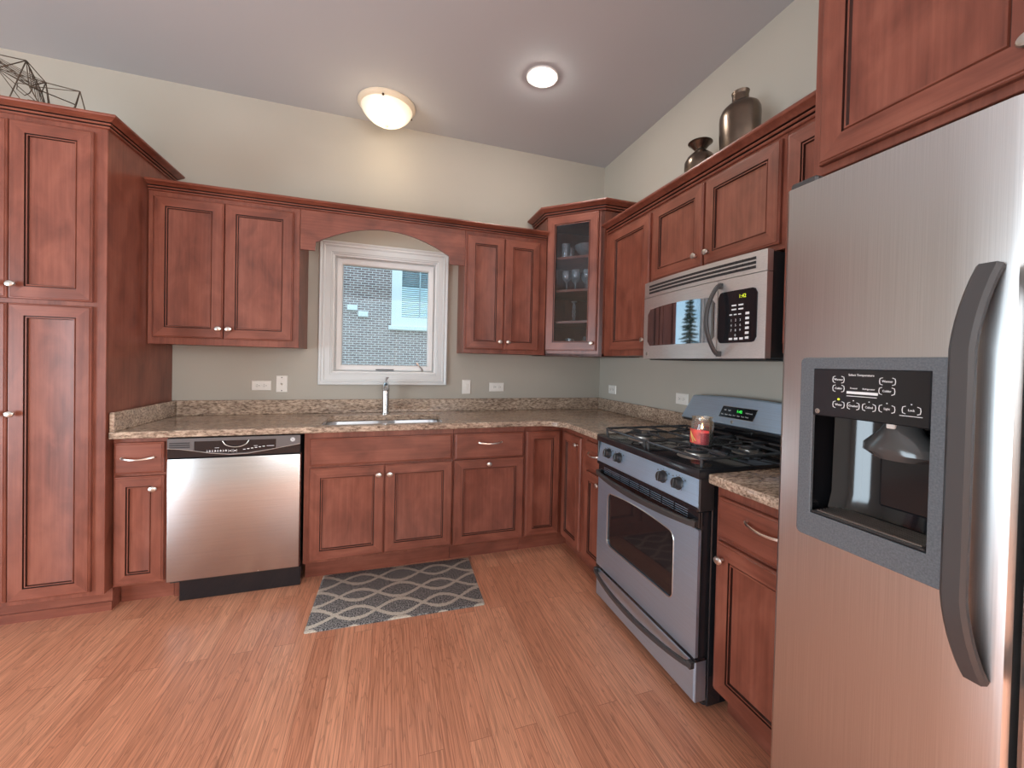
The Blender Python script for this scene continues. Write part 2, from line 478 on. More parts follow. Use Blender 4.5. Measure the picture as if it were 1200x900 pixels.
    def sweep(self, prof, path, groove=None):
        """sweep profile [(out, z)] along a plan path; out is to the hand right of travel, mitred"""
        pts = [Vector((p[0], p[1])) for p in path]; n = len(pts); rings = []
        for i in range(n):
            def nrm(a, b):
                d = (b - a).normalized(); return Vector((d.y, -d.x))
            if i == 0: nn = nrm(pts[0], pts[1]); k = 1
            elif i == n - 1: nn = nrm(pts[-2], pts[-1]); k = 1
            else:
                n1, n2 = nrm(pts[i - 1], pts[i]), nrm(pts[i], pts[i + 1]); nn = (n1 + n2).normalized(); k = 1 / max(.2, nn.dot(n1))
            rings.append([Vector((pts[i].x + nn.x * o * k, pts[i].y + nn.y * o * k, z)) for o, z in prof])
        return self.loft(rings, mis=(lambda k, i: 1 if i in groove else 0) if groove else None)

    def out(self, name, mats, parent=None, loc=(0, 0, 0), rot=0, ang=32, xf=None):
        bm = self.bm
        if xf is not None: bmesh.ops.transform(bm, matrix=xf, verts=bm.verts)
        bmesh.ops.recalc_face_normals(bm, faces=bm.faces)
        lim = math.radians(ang)
        for f in bm.faces: f.smooth = True
        for e in bm.edges:
            if len(e.link_faces) != 2 or e.calc_face_angle(0) > lim: e.smooth = False
        me = bpy.data.meshes.new(name); bm.to_mesh(me); bm.free()
        for mt in (mats if isinstance(mats, (list, tuple)) else [mats]): me.materials.append(mt)
        o = bpy.data.objects.new(name, me); COL.objects.link(o)
        o.location = loc; o.rotation_euler = (0, 0, rot)
        if parent is not None: o.parent = parent
        return o


def tag(o, label=None, cat=None, group=None, kind=None):
    if label: o['label'] = label
    if cat: o['category'] = cat
    if group: o['group'] = group
    if kind: o['kind'] = kind
    return o


def thing(name, label, cat, loc=(0, 0, 0), rot=0, group=None, kind=None):
    o = bpy.data.objects.new(name, None); COL.objects.link(o)
    o.empty_display_size = .05
    o.location = loc; o.rotation_euler = (0, 0, rot)
    return tag(o, label, cat, group, kind)


def copy_tree(o, parent=None):
    c = o.copy(); COL.objects.link(c)
    if parent is not None: c.parent = parent
    for ch in list(o.children): copy_tree(ch, c)
    return c


def text_into(b, s, size, pos, mi=0, depth=.0004, squash=1.0):
    """adds lettering facing local -y, centred on pos, to builder b"""
    cu = bpy.data.curves.new('lettering', 'FONT'); cu.body = s; cu.size = size; cu.align_x = 'CENTER'; cu.align_y = 'CENTER'; cu.extrude = depth; cu.resolution_u = 2
    ob = bpy.data.objects.new('lettering', cu); COL.objects.link(ob)
    me = bpy.data.meshes.new_from_object(ob.evaluated_get(bpy.context.evaluated_depsgraph_get()))
    t = bmesh.new(); t.from_mesh(me)
    bmesh.ops.transform(t, matrix=Matrix.Translation(pos) @ Matrix.Rotation(PI / 2, 4, 'X') @ Matrix.Diagonal((squash, 1, 1, 1)), verts=t.verts)
    b.add(t, mi)
    bpy.data.objects.remove(ob); bpy.data.curves.remove(cu); bpy.data.meshes.remove(me)


def rrect(x0, x1, z0, z1, r, seg=5):
    pts = []
    for cx, cz, a0 in ((x1 - r, z1 - r, 0), (x0 + r, z1 - r, 90), (x0 + r, z0 + r, 180), (x1 - r, z0 + r, 270)):
        for k in range(seg + 1):
            a = math.radians(a0 + 90 * k / seg); pts.append((cx + r * math.cos(a), cz + r * math.sin(a)))
    return pts


# ------------------------------------------------------------------ cabinet joinery
def panel_door(parent, w, h, x, z, rail=.056, t=.020, glass=False, name='door'):
    """mitred frame with glazed bead and recessed flat panel, front at local y=-t"""
    prof = [(0, 0), (0, -t + .007), (.0025, -t + .004), (.0055, -t + .0035), (.008, -t), (rail, -t), (rail + .0015, -t + .0060),
            (rail + .0035, -t + .0060), (rail + .0060, -t + .0012), (rail + .0100, -t + .0016), (rail + .0125, -t + .0105), (rail + .0150, -t + .0110)]
    rings = [[Vector((i, y, i)), Vector((w - i, y, i)), Vector((w - i, y, h - i)), Vector((i, y, h - i))] for i, y in prof]
    b = B()

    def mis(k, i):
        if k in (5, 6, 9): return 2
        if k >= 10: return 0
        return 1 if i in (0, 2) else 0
    if glass:
        prof2 = prof[:10] + [(rail + .010, -t + .012), (rail + .010, 0)]
        rings = [[Vector((i, y, i)), Vector((w - i, y, i)), Vector((w - i, y, h - i)), Vector((i, y, h - i))] for i, y in prof2]
        b.loft(rings + [rings[0]], False, False, mis=mis)
    else:
        b.loft(rings, True, True, mis=mis)
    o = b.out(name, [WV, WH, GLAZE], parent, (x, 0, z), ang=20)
    if glass:
        g = B().box(rail + .004, w - rail - .004, -.008, -.005, rail + .004, h - rail - .004).out('glass_pane', CABG, o)
    return o


KNOB_PROF = [(.0062, 0), (.0062, -.004), (.0048, -.007), (.0048, -.013), (.010, -.016), (.0145, -.019), (.0155, -.0225), (.0135, -.026), (.008, -.0282), (.002, -.029)]


def knob(parent, x, z, y=-.020):
    return B().lathe(KNOB_PROF, axis='y', seg=20, sx=1.15, sy=.92).out('knob', NICKEL, parent, (x, y, z))


def pull(parent, x, z, y=-.020, wd=.145):
    n = 15; pts = []; tk = []
    for i in range(n):
        s = i / (n - 1); u = (s - .5) * wd
        pts.append((u, y - .004 - .022 * math.sin(PI * s) ** .7, -.007 * math.sin(PI * s) + .003)); tk.append(.0075 + .003 * abs(2 * s - 1))
    b = B().bar(pts, (0, 0, 1), tk, .0055)
    for s in (-1, 1): b.lathe([(.0065, 0), (.0055, -.008)], c=(s * (wd / 2 - .003), y, .003), axis='y', seg=12)
    return b.out('pull_handle', NICKEL, parent, (x, 0, z))


def slab(parent, x0, x1, z0, z1, t=.020, name='drawer'):
    b = B()
    prof = [(0, 0), (0, -t + .007), (.003, -t + .004), (.006, -t + .0035), (.010, -t)]
    w, h = x1 - x0, z1 - z0
    rings = [[Vector((i, y, i)), Vector((w - i, y, i)), Vector((w - i, y, h - i)), Vector((i, y, h - i))] for i, y in prof]
    b.loft(rings, True, True)
    return b.out(name, [WH], parent, (x0, 0, z0), ang=20)


def carcass(parent, w, d, z0, z1, name='carcass'):
    return B().box(0, w, 0, d, z0, z1, .0015).out(name, WV, parent)


def toe(parent, w, d=.53, z=.115, x0=0, back=.075):
    return B().box(x0, w, back, back + d, 0, z).out('toe_kick', [WH], parent)


CROWN = [(0, 0), (.009, 0), (.012, .003), (.012, .008), (.007, .0095), (.007, .012), (.016, .0135), (.020, .017), (.020, .021), (.014, .0225), (.014, .025), (.024, .0265), (.031, .031), (.041, .036), (.046, .038), (.053, .041), (.056, .046), (.054, .053), (0, .053)]
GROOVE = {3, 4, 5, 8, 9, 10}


def crown(parent, path, z, name, scale=1.0):
    prof = [(o * scale, z + h * scale) for o, h in CROWN]
    b = B().sweep(prof, path, GROOVE)
    return b


RW = -PI / 2      # heading of things on the wall of the range

# ================================================================== SETTING
H = 3.025
B().box(-6.6, .12, -7.1, .14, -.12, 0).out('floor', FLOOR)['kind'] = 'structure'
circ = [(-.92 + .078 * math.cos(2 * PI * i / 32), -.885 + .078 * math.sin(2 * PI * i / 32)) for i in range(32)]
B().poly([(-6.6, -7.1), (.12, -7.1), (.12, .14), (-6.6, .14)], H, H + .12, 'xy', [circ]).out('ceiling', CEIL)['kind'] = 'structure'
WX0, WX1, WZ0, WZ1 = -2.150, -1.425, 1.195, 2.045
B().poly([(-6.6, 0), (.12, 0), (.12, H), (-6.6, H)], 0, .14, 'xz', [[(WX0, WZ0), (WX1, WZ0), (WX1, WZ1), (WX0, WZ1)]]).out('wall_back', WALL)['kind'] = 'structure'
B().poly([(-7.1, 0), (0, 0), (0, H), (-7.1, H)], 0, .12, 'yz', [[(-6.6, .3), (-3.6, .3), (-3.6, 2.6), (-6.6, 2.6)]]).out('wall_right', WALL)['kind'] = 'structure'
B().poly([(-7.1, 0), (0, 0), (0, H), (-7.1, H)], -6.6, -6.48, 'yz', [[(-5.65, .1), (-2.25, .1), (-2.25, 1.8), (-5.65, 1.8)]]).out('wall_left', FARW)['kind'] = 'structure'
B().poly([(-6.6, 0), (.12, 0), (.12, H), (-6.6, H)], -7.1, -6.98, 'xz', [[(-3.0, 1.05), (-.2, 1.05), (-.2, 2.75), (-3.0, 2.75)]]).out('wall_rear', FARW)['kind'] = 'structure'

# --- the window over the sink
w1 = thing('window_1', 'white casement window above the sink', 'window', ((WX0 + WX1) / 2, 0, WZ0), kind='structure')
cx_ = (WX0 + WX1) / 2


def frame_ring(prof, x0, x1, z0, z1):
    """profile [(inset outwards, y)] mitred round a rectangle"""
    return [[Vector((x0 - o, y, z0 - o)), Vector((x1 + o, y, z0 - o)), Vector((x1 + o, y, z1 + o)), Vector((x0 - o, y, z1 + o))] for o, y in prof]


cw = .088
ox0, ox1, oz0, oz1 = WX0 - cx_, WX1 - cx_, 0, WZ1 - WZ0
pr = [(0, 0), (0, -.010), (.006, -.013), (.012, -.012), (.016, -.016), (.050, -.017), (.054, -.022), (.062, -.024), (.068, -.021), (.076, -.026), (cw - .004, -.028), (cw, -.024), (cw, 0)]
r_ = frame_ring(pr, ox0 + .004, ox1 - .004, .004, oz1 - .004)
B().loft(r_ + [r_[0]], False, False).out('casing', TRIM, w1, ang=15)
pj = [(0, .14), (0, 0), (-.012, 0), (-.012, .06), (-.018, .062), (-.018, .14)]
r_ = frame_ring(pj, ox0, ox1, 0, oz1)
B().loft(r_ + [r_[0]], False, False).out('jamb', VINYL, w1, ang=15)
ps = [(-.020, .075), (-.020, .050), (-.024, .046), (-.050, .046), (-.056, .050), (-.060, .060), (-.060, .095), (-.020, .095)]
r_ = frame_ring(ps, ox0, ox1, 0, oz1)
B().loft(r_ + [r_[0]], False, False).out('sash', VINYL, w1, ang=15)
B().box(ox0 + .055, ox1 - .055, .076, .082, .060, oz1 - .055).out('window_pane', TINT, w1)
b = B().box(.175, .285, .004, .03, .004, .016, .003)
b.bar([(.27, .012, .012), (.262, -.004, .04), (.235, -.012, .066), (.222, -.014, .085)], (1, 0, 0), [.014, .012, .011, .016], .008)
b.out('crank_handle', NICKEL, w1)
B().box(-.07, .06, .034, .047, .022, .03, .003).out('sash_lock', GREYD, w1)
# far windows letting daylight in; the one beyond the refrigerator is added fill
for nm, lab, pts, ax in (('window_2', 'wide patio window on the dining side', ((-5.65, .1), (-2.25, 1.8)), 'x'), ('window_3', 'wide window of the room behind', ((-3.0, 1.05), (-.2, 2.75)), 'y'), ('added_window', 'tall unseen window added beyond the refrigerator for side light', ((-6.6, .3), (-3.6, 2.6)), 'x')):
    (a0, z0), (a1, z1) = pts
    am = (a0 + a1) / 2
    pl = 'yz' if ax == 'x' else 'xz'
    d = {'window_2': -6.55, 'window_3': -7.05, 'added_window': .05}[nm]
    hol = [[(a0 + .07, z0 + .07), (am - .03, z0 + .07), (am - .03, z1 - .07), (a0 + .07, z1 - .07)], [(am + .03, z0 + .07), (a1 - .07, z0 + .07), (a1 - .07, z1 - .07), (am + .03, z1 - .07)]]
    tag(B().poly([(a0, z0), (a1, z0), (a1, z1), (a0, z1)], d, d + .05, pl, hol).out(nm, VINYL), lab, 'window', kind='structure')

# ================================================================== BASE RUN, window wall
def base_cabinet(name, label, x0, x1, y=-.61, rot=0, d=.605, kick=True, cat='cabinet', hollow=False):
    if rot == 0: o = thing(name, label, cat, (x0, y, 0))
    else: o = thing(name, label, cat, (y, x0, 0), rot)      # x0 is then the y of the near-corner side
    wd = abs(x1 - x0)
    if hollow:
        B().box(0, .018, 0, d, .115, .871).box(wd - .018, wd, 0, d, .115, .871).box(.018, wd - .018, 0, .018, .115, .871).box(.018, wd - .018, d - .008, d, .115, .871).box(.018, wd - .018, .018, d - .008, .115, .133).out('carcass', WV, o)
    else: carcass(o, wd, d, .115, .871)
    if kick: toe(o, wd)
    return o


c = base_cabinet('base_cabinet', 'narrow cherry base cabinet with one drawer and one door between the pantry and dishwasher', -3.066, -2.842)
dr = slab(c, .008, .212, .690, .850); pull(dr, .100, .080, wd=.135)
dd = panel_door(c, .204, .551, .008, .126, rail=.050); knob(dd, .168, .487)
B().box(-.002, .006, .004, .05, .115, .871).out('filler_strip', WV, c)

c = base_cabinet('sink_base_cabinet', 'wide cherry sink base cabinet with two doors under the double sink', -2.212, -1.368, hollow=True)
slab(c, .030, .836, .679, .837, name='false_drawer_front')
dd = panel_door(c, .404, .537, .030, .130); knob(dd, .372, .482)
dd = panel_door(c, .404, .537, .438, .130); knob(dd, .026, .482)

c = base_cabinet('base_cabinet', 'cherry base cabinet with a drawer above a door whose knob is at its top middle', -1.366, -.890)
dr = slab(c, .008, .466, .673, .837); pull(dr, .228, .100, wd=.155)
dd = panel_door(c, .466, .545, .006, .122); knob(dd, .222, .515)

# corner cabinet: L-shaped, a door on each leg
c = thing('corner_base_cabinet', 'L-shaped cherry corner base cabinet with two tall doors meeting in the inside corner', 'cabinet', (-.888, -.61, 0))
Lsh = [(0, 0), (.278, 0), (.278, -.385), (.884, -.385), (.884, .606), (0, .606)]
B().poly(Lsh, .115, .871, 'xy').out('carcass', WV, c)
B().poly([(0, .075), (.353, .075), (.353, -.385), (.884, -.385), (.884, .606), (0, .606)], 0, .115, 'xy').out('toe_kick', WH, c)
panel_door(c, .245, .712, .010, .124, rail=.050)
dr_ = panel_door(c, .275, .712, 0, 0, rail=.050); dr_.location = (.278, -.048, .124); dr_.rotation_euler = (0, 0, RW)
knob(dr_, .236, .662)

c = base_cabinet('base_cabinet', 'narrow cherry base cabinet with one drawer and one door between the corner and the range', -.996, -1.236, -.61, RW)
dr = slab(c, .004, .234, .671, .837); pull(dr, .112, .098, wd=.13)
dd = panel_door(c, .230, .530, .004, .126, rail=.050); knob(dd, .185, .487)

c = base_cabinet('base_cabinet', 'cherry base cabinet with one drawer and one door between the range and refrigerator', -2.046, -2.400, -.61, RW)
dr = slab(c, .020, .340, .687, .832); pull(dr, .208, .095, wd=.165)
dd = panel_door(c, .320, .545, .020, .126); knob(dd, .030, .487)

# ================================================================== PANTRY
c = thing('pantry_cabinet', 'tall cherry pantry cabinet standing at the end of the granite counter', 'cabinet', (-3.76, -.660, 0))
carcass(c, .687, .655, .110, 2.43)
toe(c, .690, .58, .110, back=.06)
B().box(0, .690, .052, .06, 0, .045).out('shoe_moulding', WH, c)
for x, kx in ((.040, .27), (.342, .022)):
    dd = panel_door(c, .298, .815, x, 1.543); knob(dd, kx, .063)
    dd = panel_door(c, .298, 1.387, x, .134); knob(dd, kx, .877)
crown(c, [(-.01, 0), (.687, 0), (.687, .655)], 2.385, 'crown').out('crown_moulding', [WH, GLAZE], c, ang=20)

# ================================================================== COUNTERTOP
ZC0, ZC1 = .873, .909
r = .16; f = -.652
arc = [(f - r + r * math.cos(a), f - r + r * math.sin(a)) for a in [math.radians(90 - 90 * k / 10) for k in range(11)]]
outer = [(-3.068, -.003), (-3.068, f)] + arc + [(f, -1.238), (-.003, -1.238), (-.003, -.003)]
hole = rrect(-2.138, -1.428, -.585, -.190, .05, 6)
o = B().poly(outer, ZC0, ZC1, 'xy', [hole]).out('countertop', GRANITE)
tag(o, 'long L-shaped brown granite countertop wrapping the corner from the pantry to the range', 'countertop')
md = o.modifiers.new('edge', 'BEVEL'); md.width = .006; md.segments = 2; md.limit_method = 'ANGLE'; md.angle_limit = math.radians(50)
o = B().box(-.652, -.003, -2.403, -2.040, ZC0, ZC1, .006, seg=2).out('countertop', GRANITE)
tag(o, 'short brown granite countertop piece between the range and refrigerator', 'countertop')
ZS = 1.006
o = B().box(-3.045, -.024, -.022, -.003, ZC1, ZS, .003).out('backsplash', GRANITE); tag(o, 'long low brown granite backsplash strip running under the window', 'backsplash')
o = B().box(-.022, -.003, -1.236, -.003, ZC1, ZS, .003).out('backsplash', GRANITE); tag(o, 'low brown granite backsplash strip from the corner to the range', 'backsplash')
o = B().box(-3.068, -3.047, -.645, -.003, ZC1, ZS, .003).out('backsplash', GRANITE); tag(o, 'short brown granite backsplash strip against the pantry side', 'backsplash')
o = B().box(-.022, -.003, -2.403, -2.042, ZC1, ZS, .003).out('backsplash', GRANITE); tag(o, 'brown granite backsplash strip behind the short countertop beside the refrigerator', 'backsplash')

# ================================================================== SINK AND FAUCET
s = thing('kitchen_sink', 'stainless steel double bowl sink set under the granite below the window', 'sink', (-1.783, -.388, .67))
b = B()
b.poly(rrect(-.375, .375, -.215, .215, .05, 6), .196, .2015, 'xy', [rrect(-.348, -.018, -.192, .192, .06, 6), rrect(.018, .348, -.192, .192, .06, 6)])
b.out('rim', STEEL_S, s)
for x0, x1 in ((-.348, -.018), (.018, .348)):
    b = B(); rings = []
    for ins, z in ((0, .2), (.004, .18), (.010, .03), (.02, .012), (.045, .002)):
        rings.append([Vector((p[0], p[1], z)) for p in rrect(x0 + ins, x1 - ins, -.192 + ins, .192 - ins, max(.02, .06 - ins * .3), 6)])
    b.loft(rings, False, True)
    bw = b.out('bowl', STEEL_S, s)
    B().lathe([(.042, .004), (.040, .006), (.03, .005), (.012, .003)], c=((x0 + x1) / 2, .02, 0), seg=24).out('drain', CHROME, bw)
fc = thing('faucet', 'brushed chrome single lever faucet standing behind the sink', 'faucet', (-1.781, -.105, ZC1))
B().lathe([(.030, 0), (.030, .006), (.0245, .010), (.0235, .02), (.0235, .165), (.026, .167), (.027, .172), (.024, .176)], seg=28).out('body', CHROME, fc)
b = B()
b.tube([(0, .004, .172), (0, -.01, .196), (0, -.055, .216), (0, -.12, .217), (0, -.17, .205), (0, -.185, .192)], [.022, .025, .021, .017, .0165, .016], 16)
b.out('spout', CHROME, fc)
b = B().lathe([(.026, .172), (.0265, .182), (.022, .205), (.014, .222), (.008, .228)], seg=24)
b.bar([(0, 0, .224), (.001, .006, .240), (.010, .018, .262)], (1, 0, 0), [.010, .012, .020], [.008, .007, .005])
b.out('lever', CHROME, fc)

# ================================================================== DISHWASHER
d = thing('dishwasher', 'stainless steel dishwasher with dark control panel beside the sink cabinet', 'dishwasher', (-2.834, -.61, 0))
W_ = .612
B().box(.004, W_ - .004, .0, .57, .10, .868).out('tub_body', BLACKM, d)
b = B(); rings = []
for ins, y in ((0, 0), (0, -.036), (.003, -.041), (.008, -.043)):
    rings.append([Vector((ins + .002, y, .122 + ins)), Vector((W_ - .002 - ins, y, .122 + ins)), Vector((W_ - .002 - ins, y, .762 - ins)), Vector((ins + .002, y, .762 - ins))])
b.loft(rings); b.out('door', STEEL_H, d)
cp = B().box(.002, W_ - .002, -.040, 0, .764, .870, .004).out('control_panel', BLACKG, d)
arcp = [(.004, .866), (.004, .818), (.06, .812), (.11, .803), (.19, .786), (.276, .776), (.36, .778), (.44, .790), (.53, .806), (W_ - .004, .820), (W_ - .004, .866)]
win = [(.118, .801), (.20, .788), (.276, .781), (.35, .782), (.42, .790), (.49, .799), (.49, .850), (.118, .850)]
pock = rrect(.238, .368, .814, .850, .012)
B().poly(arcp, -.044, -.036, 'xz', [win]).out('fascia', DWGREY, cp)
B().tube([(p[0], -.0445, p[1] - .001) for p in arcp[1:-1]], .0016, 6).out('fascia_edge', NICKEL, cp)
b = B()
for k in range(3): b.box(.012, .100, -.0455, -.043, .818 + k * .011, .824 + k * .011, .001)
b.out('vent_grille', BLACKM, cp)
b = B()
hp = []
for i in range(13):
    u = i / 12; hp.append((.243 + .12 * u, -.047, .848 - .034 * math.sin(PI * u) ** .5))
b.tube(hp, .0022, 8); b.out('latch_rim', NICKEL, cp)
b = B()
random.seed(3)
for k in range(8):
    b.box(.170 + k * .012, .1765 + k * .012, -.0412, -.0398, .792 + .0 * k, .7955 + .002 * (k % 2), 0)
    b.box(.171 + k * .012, .175 + k * .012, -.0412, -.0398, .799, .8005)
for k in range(6): b.box(.335 + k * .018, .346 + k * .018, -.0412, -.0398, .797 + .0025 * k, .8005 + .0025 * k)
b.box(.207, .226, -.0412, -.0398, .811, .8125); b.box(.385, .402, -.0412, -.0398, .815, .8165); b.box(.445, .48, -.0412, -.0398, .812, .814)
for k, x in enumerate((.276, .298)):
    b.tube([(x - .007, -.0408, .786), (x - .009, -.0408, .790), (x - .009, -.0408, .797), (x - .007, -.0408, .801)], .0006, 5)
    b.tube([(x + .007, -.0408, .786), (x + .009, -.0408, .790), (x + .009, -.0408, .797), (x + .007, -.0408, .801)], .0006, 5)
    b.box(x - .004, x + .004, -.0412, -.0398, .791, .796)
b.out('button_print', WHITE_INK, cp)


def emblem(parent, x, y, z, r, disc, ink):
    """round badge with a curled monogram"""
    b = B().lathe([(r, 0), (r, -.0012), (r * .9, -.0018)], axis='y', seg=24)
    b.tube([(r * .84 * math.cos(2 * PI * i / 24), -.002, r * .84 * math.sin(2 * PI * i / 24)) for i in range(24)], r * .05, 5, closed=True, mi=1)
    b.tube([(r * (-.12 + .30 * math.cos(a)), -.002, r * (.02 + .42 * math.sin(a))) for a in [math.radians(40 + 20 * k) for k in range(15)]], r * .07, 5, mi=1)
    b.tube([(r * (.22 + .24 * math.cos(a)), -.002, r * (.20 + .20 * math.sin(a))) for a in [math.radians(30 + 24 * k) for k in range(11)]], r * .06, 5, mi=1)
    b.tube([(r * (.24 + .26 * math.cos(a)), -.002, r * (-.22 + .22 * math.sin(a))) for a in [math.radians(90 + 24 * k) for k in range(11)]], r * .06, 5, mi=1)
    return b.out('emblem', [disc, ink], parent, (x, y, z))


emblem(cp, .571, -.044, .843, .0115, WHITE_INK, SLOT)
B().box(.045, W_, -.005, .06, .0, .112, .004).out('toe_panel', BLACKG, d)
B().box(0, .045, .060, .075, .0, .112).out('toe_filler', WH, d)

# ================================================================== RANGE
g = thing('gas_range', 'stainless and black gas range with four burners standing in the counter run', 'range', (-.67, -1.243, 0), RW)
RWD = .787
b = B().box(.004, RWD - .004, .055, .645, .02, .912, .003)
b.out('body', ENAMEL, g)
for x in (.05, RWD - .05):
    for y in (.08, .6): B().cyl((x, y, 0), (x, y, .03), .018, .022, 12).out('levelling_foot', BLACKM, g)
# oven door with arched window
def win_outline(x0, x1, z0, z1, rad, rise):
    p = rrect(x0, x1, z0, z1, rad, 5); out = []
    for q in p:
        u = (q[0] - x0) / (x1 - x0); out.append((q[0], q[1] + (rise * (1 - (2 * u - 1) ** 2) if q[1] > (z0 + z1) / 2 else 0)))
    # refine the top edge
    res = []
    for i, q in enumerate(out):
        res.append(q); n_ = out[(i + 1) % len(out)]
        if q[1] > (z0 + z1) / 2 and n_[1] > (z0 + z1) / 2 and abs(q[0] - n_[0]) > .1:
            for k in range(1, 8):
                xx = q[0] + (n_[0] - q[0]) * k / 8; u = (xx - x0) / (x1 - x0)
                res.append((xx, z1 + rise * (1 - (2 * u - 1) ** 2)))
    return res


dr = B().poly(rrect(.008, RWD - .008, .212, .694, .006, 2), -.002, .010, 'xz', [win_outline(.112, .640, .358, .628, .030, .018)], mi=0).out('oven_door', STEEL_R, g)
B().box(.008, RWD - .008, .0095, .052, .212, .76, .002).out('door_side', ENAMEL, dr)
B().box(.10, .652, .006, .0092, .345, .655).out('oven_window', OVENG, dr)
wo_ = win_outline(.112, .640, .358, .628, .030, .018)
B().tube([(p[0], -.001, p[1]) for p in wo_], .0025, 6, closed=True).out('window_trim', NICKEL, dr)
B().box(.008, RWD - .008, -.002, .010, .697, .760, .003).out('door_cap', BLACKG, dr)
b = B()
for k in range(4):
    for j in range(8):
        x = .07 + j * .082; b.box(x, x + .074, -.0035, -.001, .724 + k * .009, .7262 + k * .009)
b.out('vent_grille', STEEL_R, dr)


def bowed(z0, drop, x0, x1, outw, wid, thk, parent, nm, m_):
    pts = []; n_ = 25
    for i in range(n_):
        u = i / (n_ - 1); s = 1 - (2 * u - 1) ** 2
        pts.append((x0 + (x1 - x0) * u, -.012 - outw * s ** .75, z0 - drop * s))
    b = B().bar(pts, (0, 0, 1), [wid * (.75 + .25 * (1 - abs(2 * i / (n_ - 1) - 1))) for i in range(n_)], thk)
    for x, in ((x0 + .012,), (x1 - .012,)): b.box(x - .012, x + .012, -.022, .004, z0 - .014, z0 + .014, .004)
    return b.out(nm, m_, parent)


bowed(.716, .004, .012, RWD - .012, .040, .030, .017, dr, 'door_handle', BLACKH)
# drawer
dw = B()
rings = []
for ins, y in ((0, .05), (0, .004), (.003, 0), (.006, -.002)):
    rings.append([Vector((.008 + ins, y, .046 + ins)), Vector((RWD - .008 - ins, y, .046 + ins)), Vector((RWD - .008 - ins, y, .198 - ins)), Vector((.008 + ins, y, .198 - ins))])
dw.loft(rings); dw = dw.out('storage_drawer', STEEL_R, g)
B().box(.006, RWD - .006, -.004, .05, .197, .211, .003).out('drawer_lip', BLACKG, dw)
bowed(.184, .008, .012, RWD - .012, .046, .026, .016, dw, 'drawer_handle', BLACKH)
# slanted control panel with knobs
b = B()
P0 = Vector((0, -.006, .762)); P1 = Vector((0, .010, .884))
rings = []
for x in (.006, RWD - .006):
    rings.append([Vector((x, -.010, .780)), Vector((x, .006, .884)), Vector((x, .06, .884)), Vector((x, .06, .768)), Vector((x, -.006, .768))])
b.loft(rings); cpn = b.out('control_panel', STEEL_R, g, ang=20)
B().box(.006, RWD - .006, -.012, .04, .760, .779, .004).out('panel_base', BLACKG, cpn)
B().box(.008 + RWD - .018, RWD, -.008, .06, .764, .888, .003).out('panel_end_cap', BLACKM, cpn)
B().box(.0, .012, -.008, .06, .764, .888, .003).out('panel_end_cap', BLACKM, cpn)
tilt = math.atan2(.016, .104)
for x in (.112, .214, .562, .660):
    k = B()
    k.lathe([(.026, .002), (.026, -.002), (.0225, -.004), (.021, -.020), (.019, -.024), (.004, -.025)], axis='y', seg=24)
    k.box(-.0055, .0055, -.030, -.010, -.019, .019, .002)
    k = k.out('burner_knob', BLACKM, cpn, (x, -.002, .836)); k.rotation_euler = (-tilt, 0, 0)
    b = B()
    for i in range(9):
        a = math.radians(-130 + 32.5 * i); b.box(math.sin(a) * .031 - .0012, math.sin(a) * .031 + .0012, -.0022, -.0008, math.cos(a) * .031 - .0012, math.cos(a) * .031 + .0012)
    text_into(b, 'HI', .008, (.036, -.0016, .020)); text_into(b, 'LO', .008, (-.036, -.0016, .020))
    b = b.out('dial_print', SLOT, k)
# cooktop
b = B().box(0, RWD, -.014, .600, .884, .921, .006, seg=2)
ck = b.out('cooktop', ENAMEL, g)
b = B(); rings = []
for ins, z in ((.020, .9215), (.030, .918)):
    rings.append([Vector((p[0], p[1], z)) for p in rrect(ins, RWD - ins, .02 + ins * .3, .575 - ins * .3, .03, 5)])
b.loft(rings, False, False); b.out('drip_well_edge', ENAMEL, ck)
for x, y, rr in ((.200, .145, .046), (.200, .430, .036), (.590, .145, .050), (.590, .430, .040)):
    bu = B().lathe([(rr + .03, .9212), (rr + .022, .925), (rr, .926), (rr, .938), (rr - .004, .940)], c=(x, y, 0), seg=32).out('burner', BURN, ck)
    B().lathe([(rr - .006, .940), (rr - .004, .943), (rr - .006, .949), (.008, .951)], c=(x, y, 0), seg=28).out('burner_cap', IRON, bu)
for x0, x1 in ((.030, .386), (.401, .757)):
    b = B(); z = .957; y0, y1 = .022, .560
    fr = [(x0, y0), (x1, y0), (x1, y1), (x0, y1)]
    b.tube([(p[0], p[1], z - .004) for p in rrect(x0, x1, y0, y1, .02, 4)], .0062, 8, closed=True)
    b.tube([(x0, (y0 + y1) / 2, z - .004), (x1, (y0 + y1) / 2, z - .004)], .0055, 8)
    xm = (x0 + x1) / 2
    for yc in (.145, .430):
        for sx, sy in ((1, 0), (-1, 0), (0, 1), (0, -1)):
            if sx: e = (x1 if sx > 0 else x0, yc)
            else: e = (xm, min(max(yc + sy * .15, y0), y1) if abs(yc + sy * .145 - (y0 + y1) / 2) > .03 else (y0 + y1) / 2)
            i_ = (xm + sx * .030, yc + sy * .030)
            mid = ((e[0] * .6 + i_[0] * .4), (e[1] * .6 + i_[1] * .4))
            b.bar([(e[0], e[1], z - .004), (mid[0], mid[1], z + .002), (i_[0], i_[1], z + .004), (i_[0], i_[1], z - .006)], (0, 1, 0) if sx else (1, 0, 0), .008, .010)
        b.tube([(xm + .07 * math.cos(2 * PI * k / 20), yc + .07 * math.sin(2 * PI * k / 20), z - .002) for k in range(20)], .0042, 6, closed=True)
    for p in fr:
        b.cyl((p[0] + (.008 if p[0] == x0 else -.008), p[1] + (.008 if p[1] == y0 else -.008), .919), (p[0] + (.006 if p[0] == x0 else -.006), p[1] + (.006 if p[1] == y0 else -.006), z), .007, .006, 8)
    b.out('grate', IRON, ck)
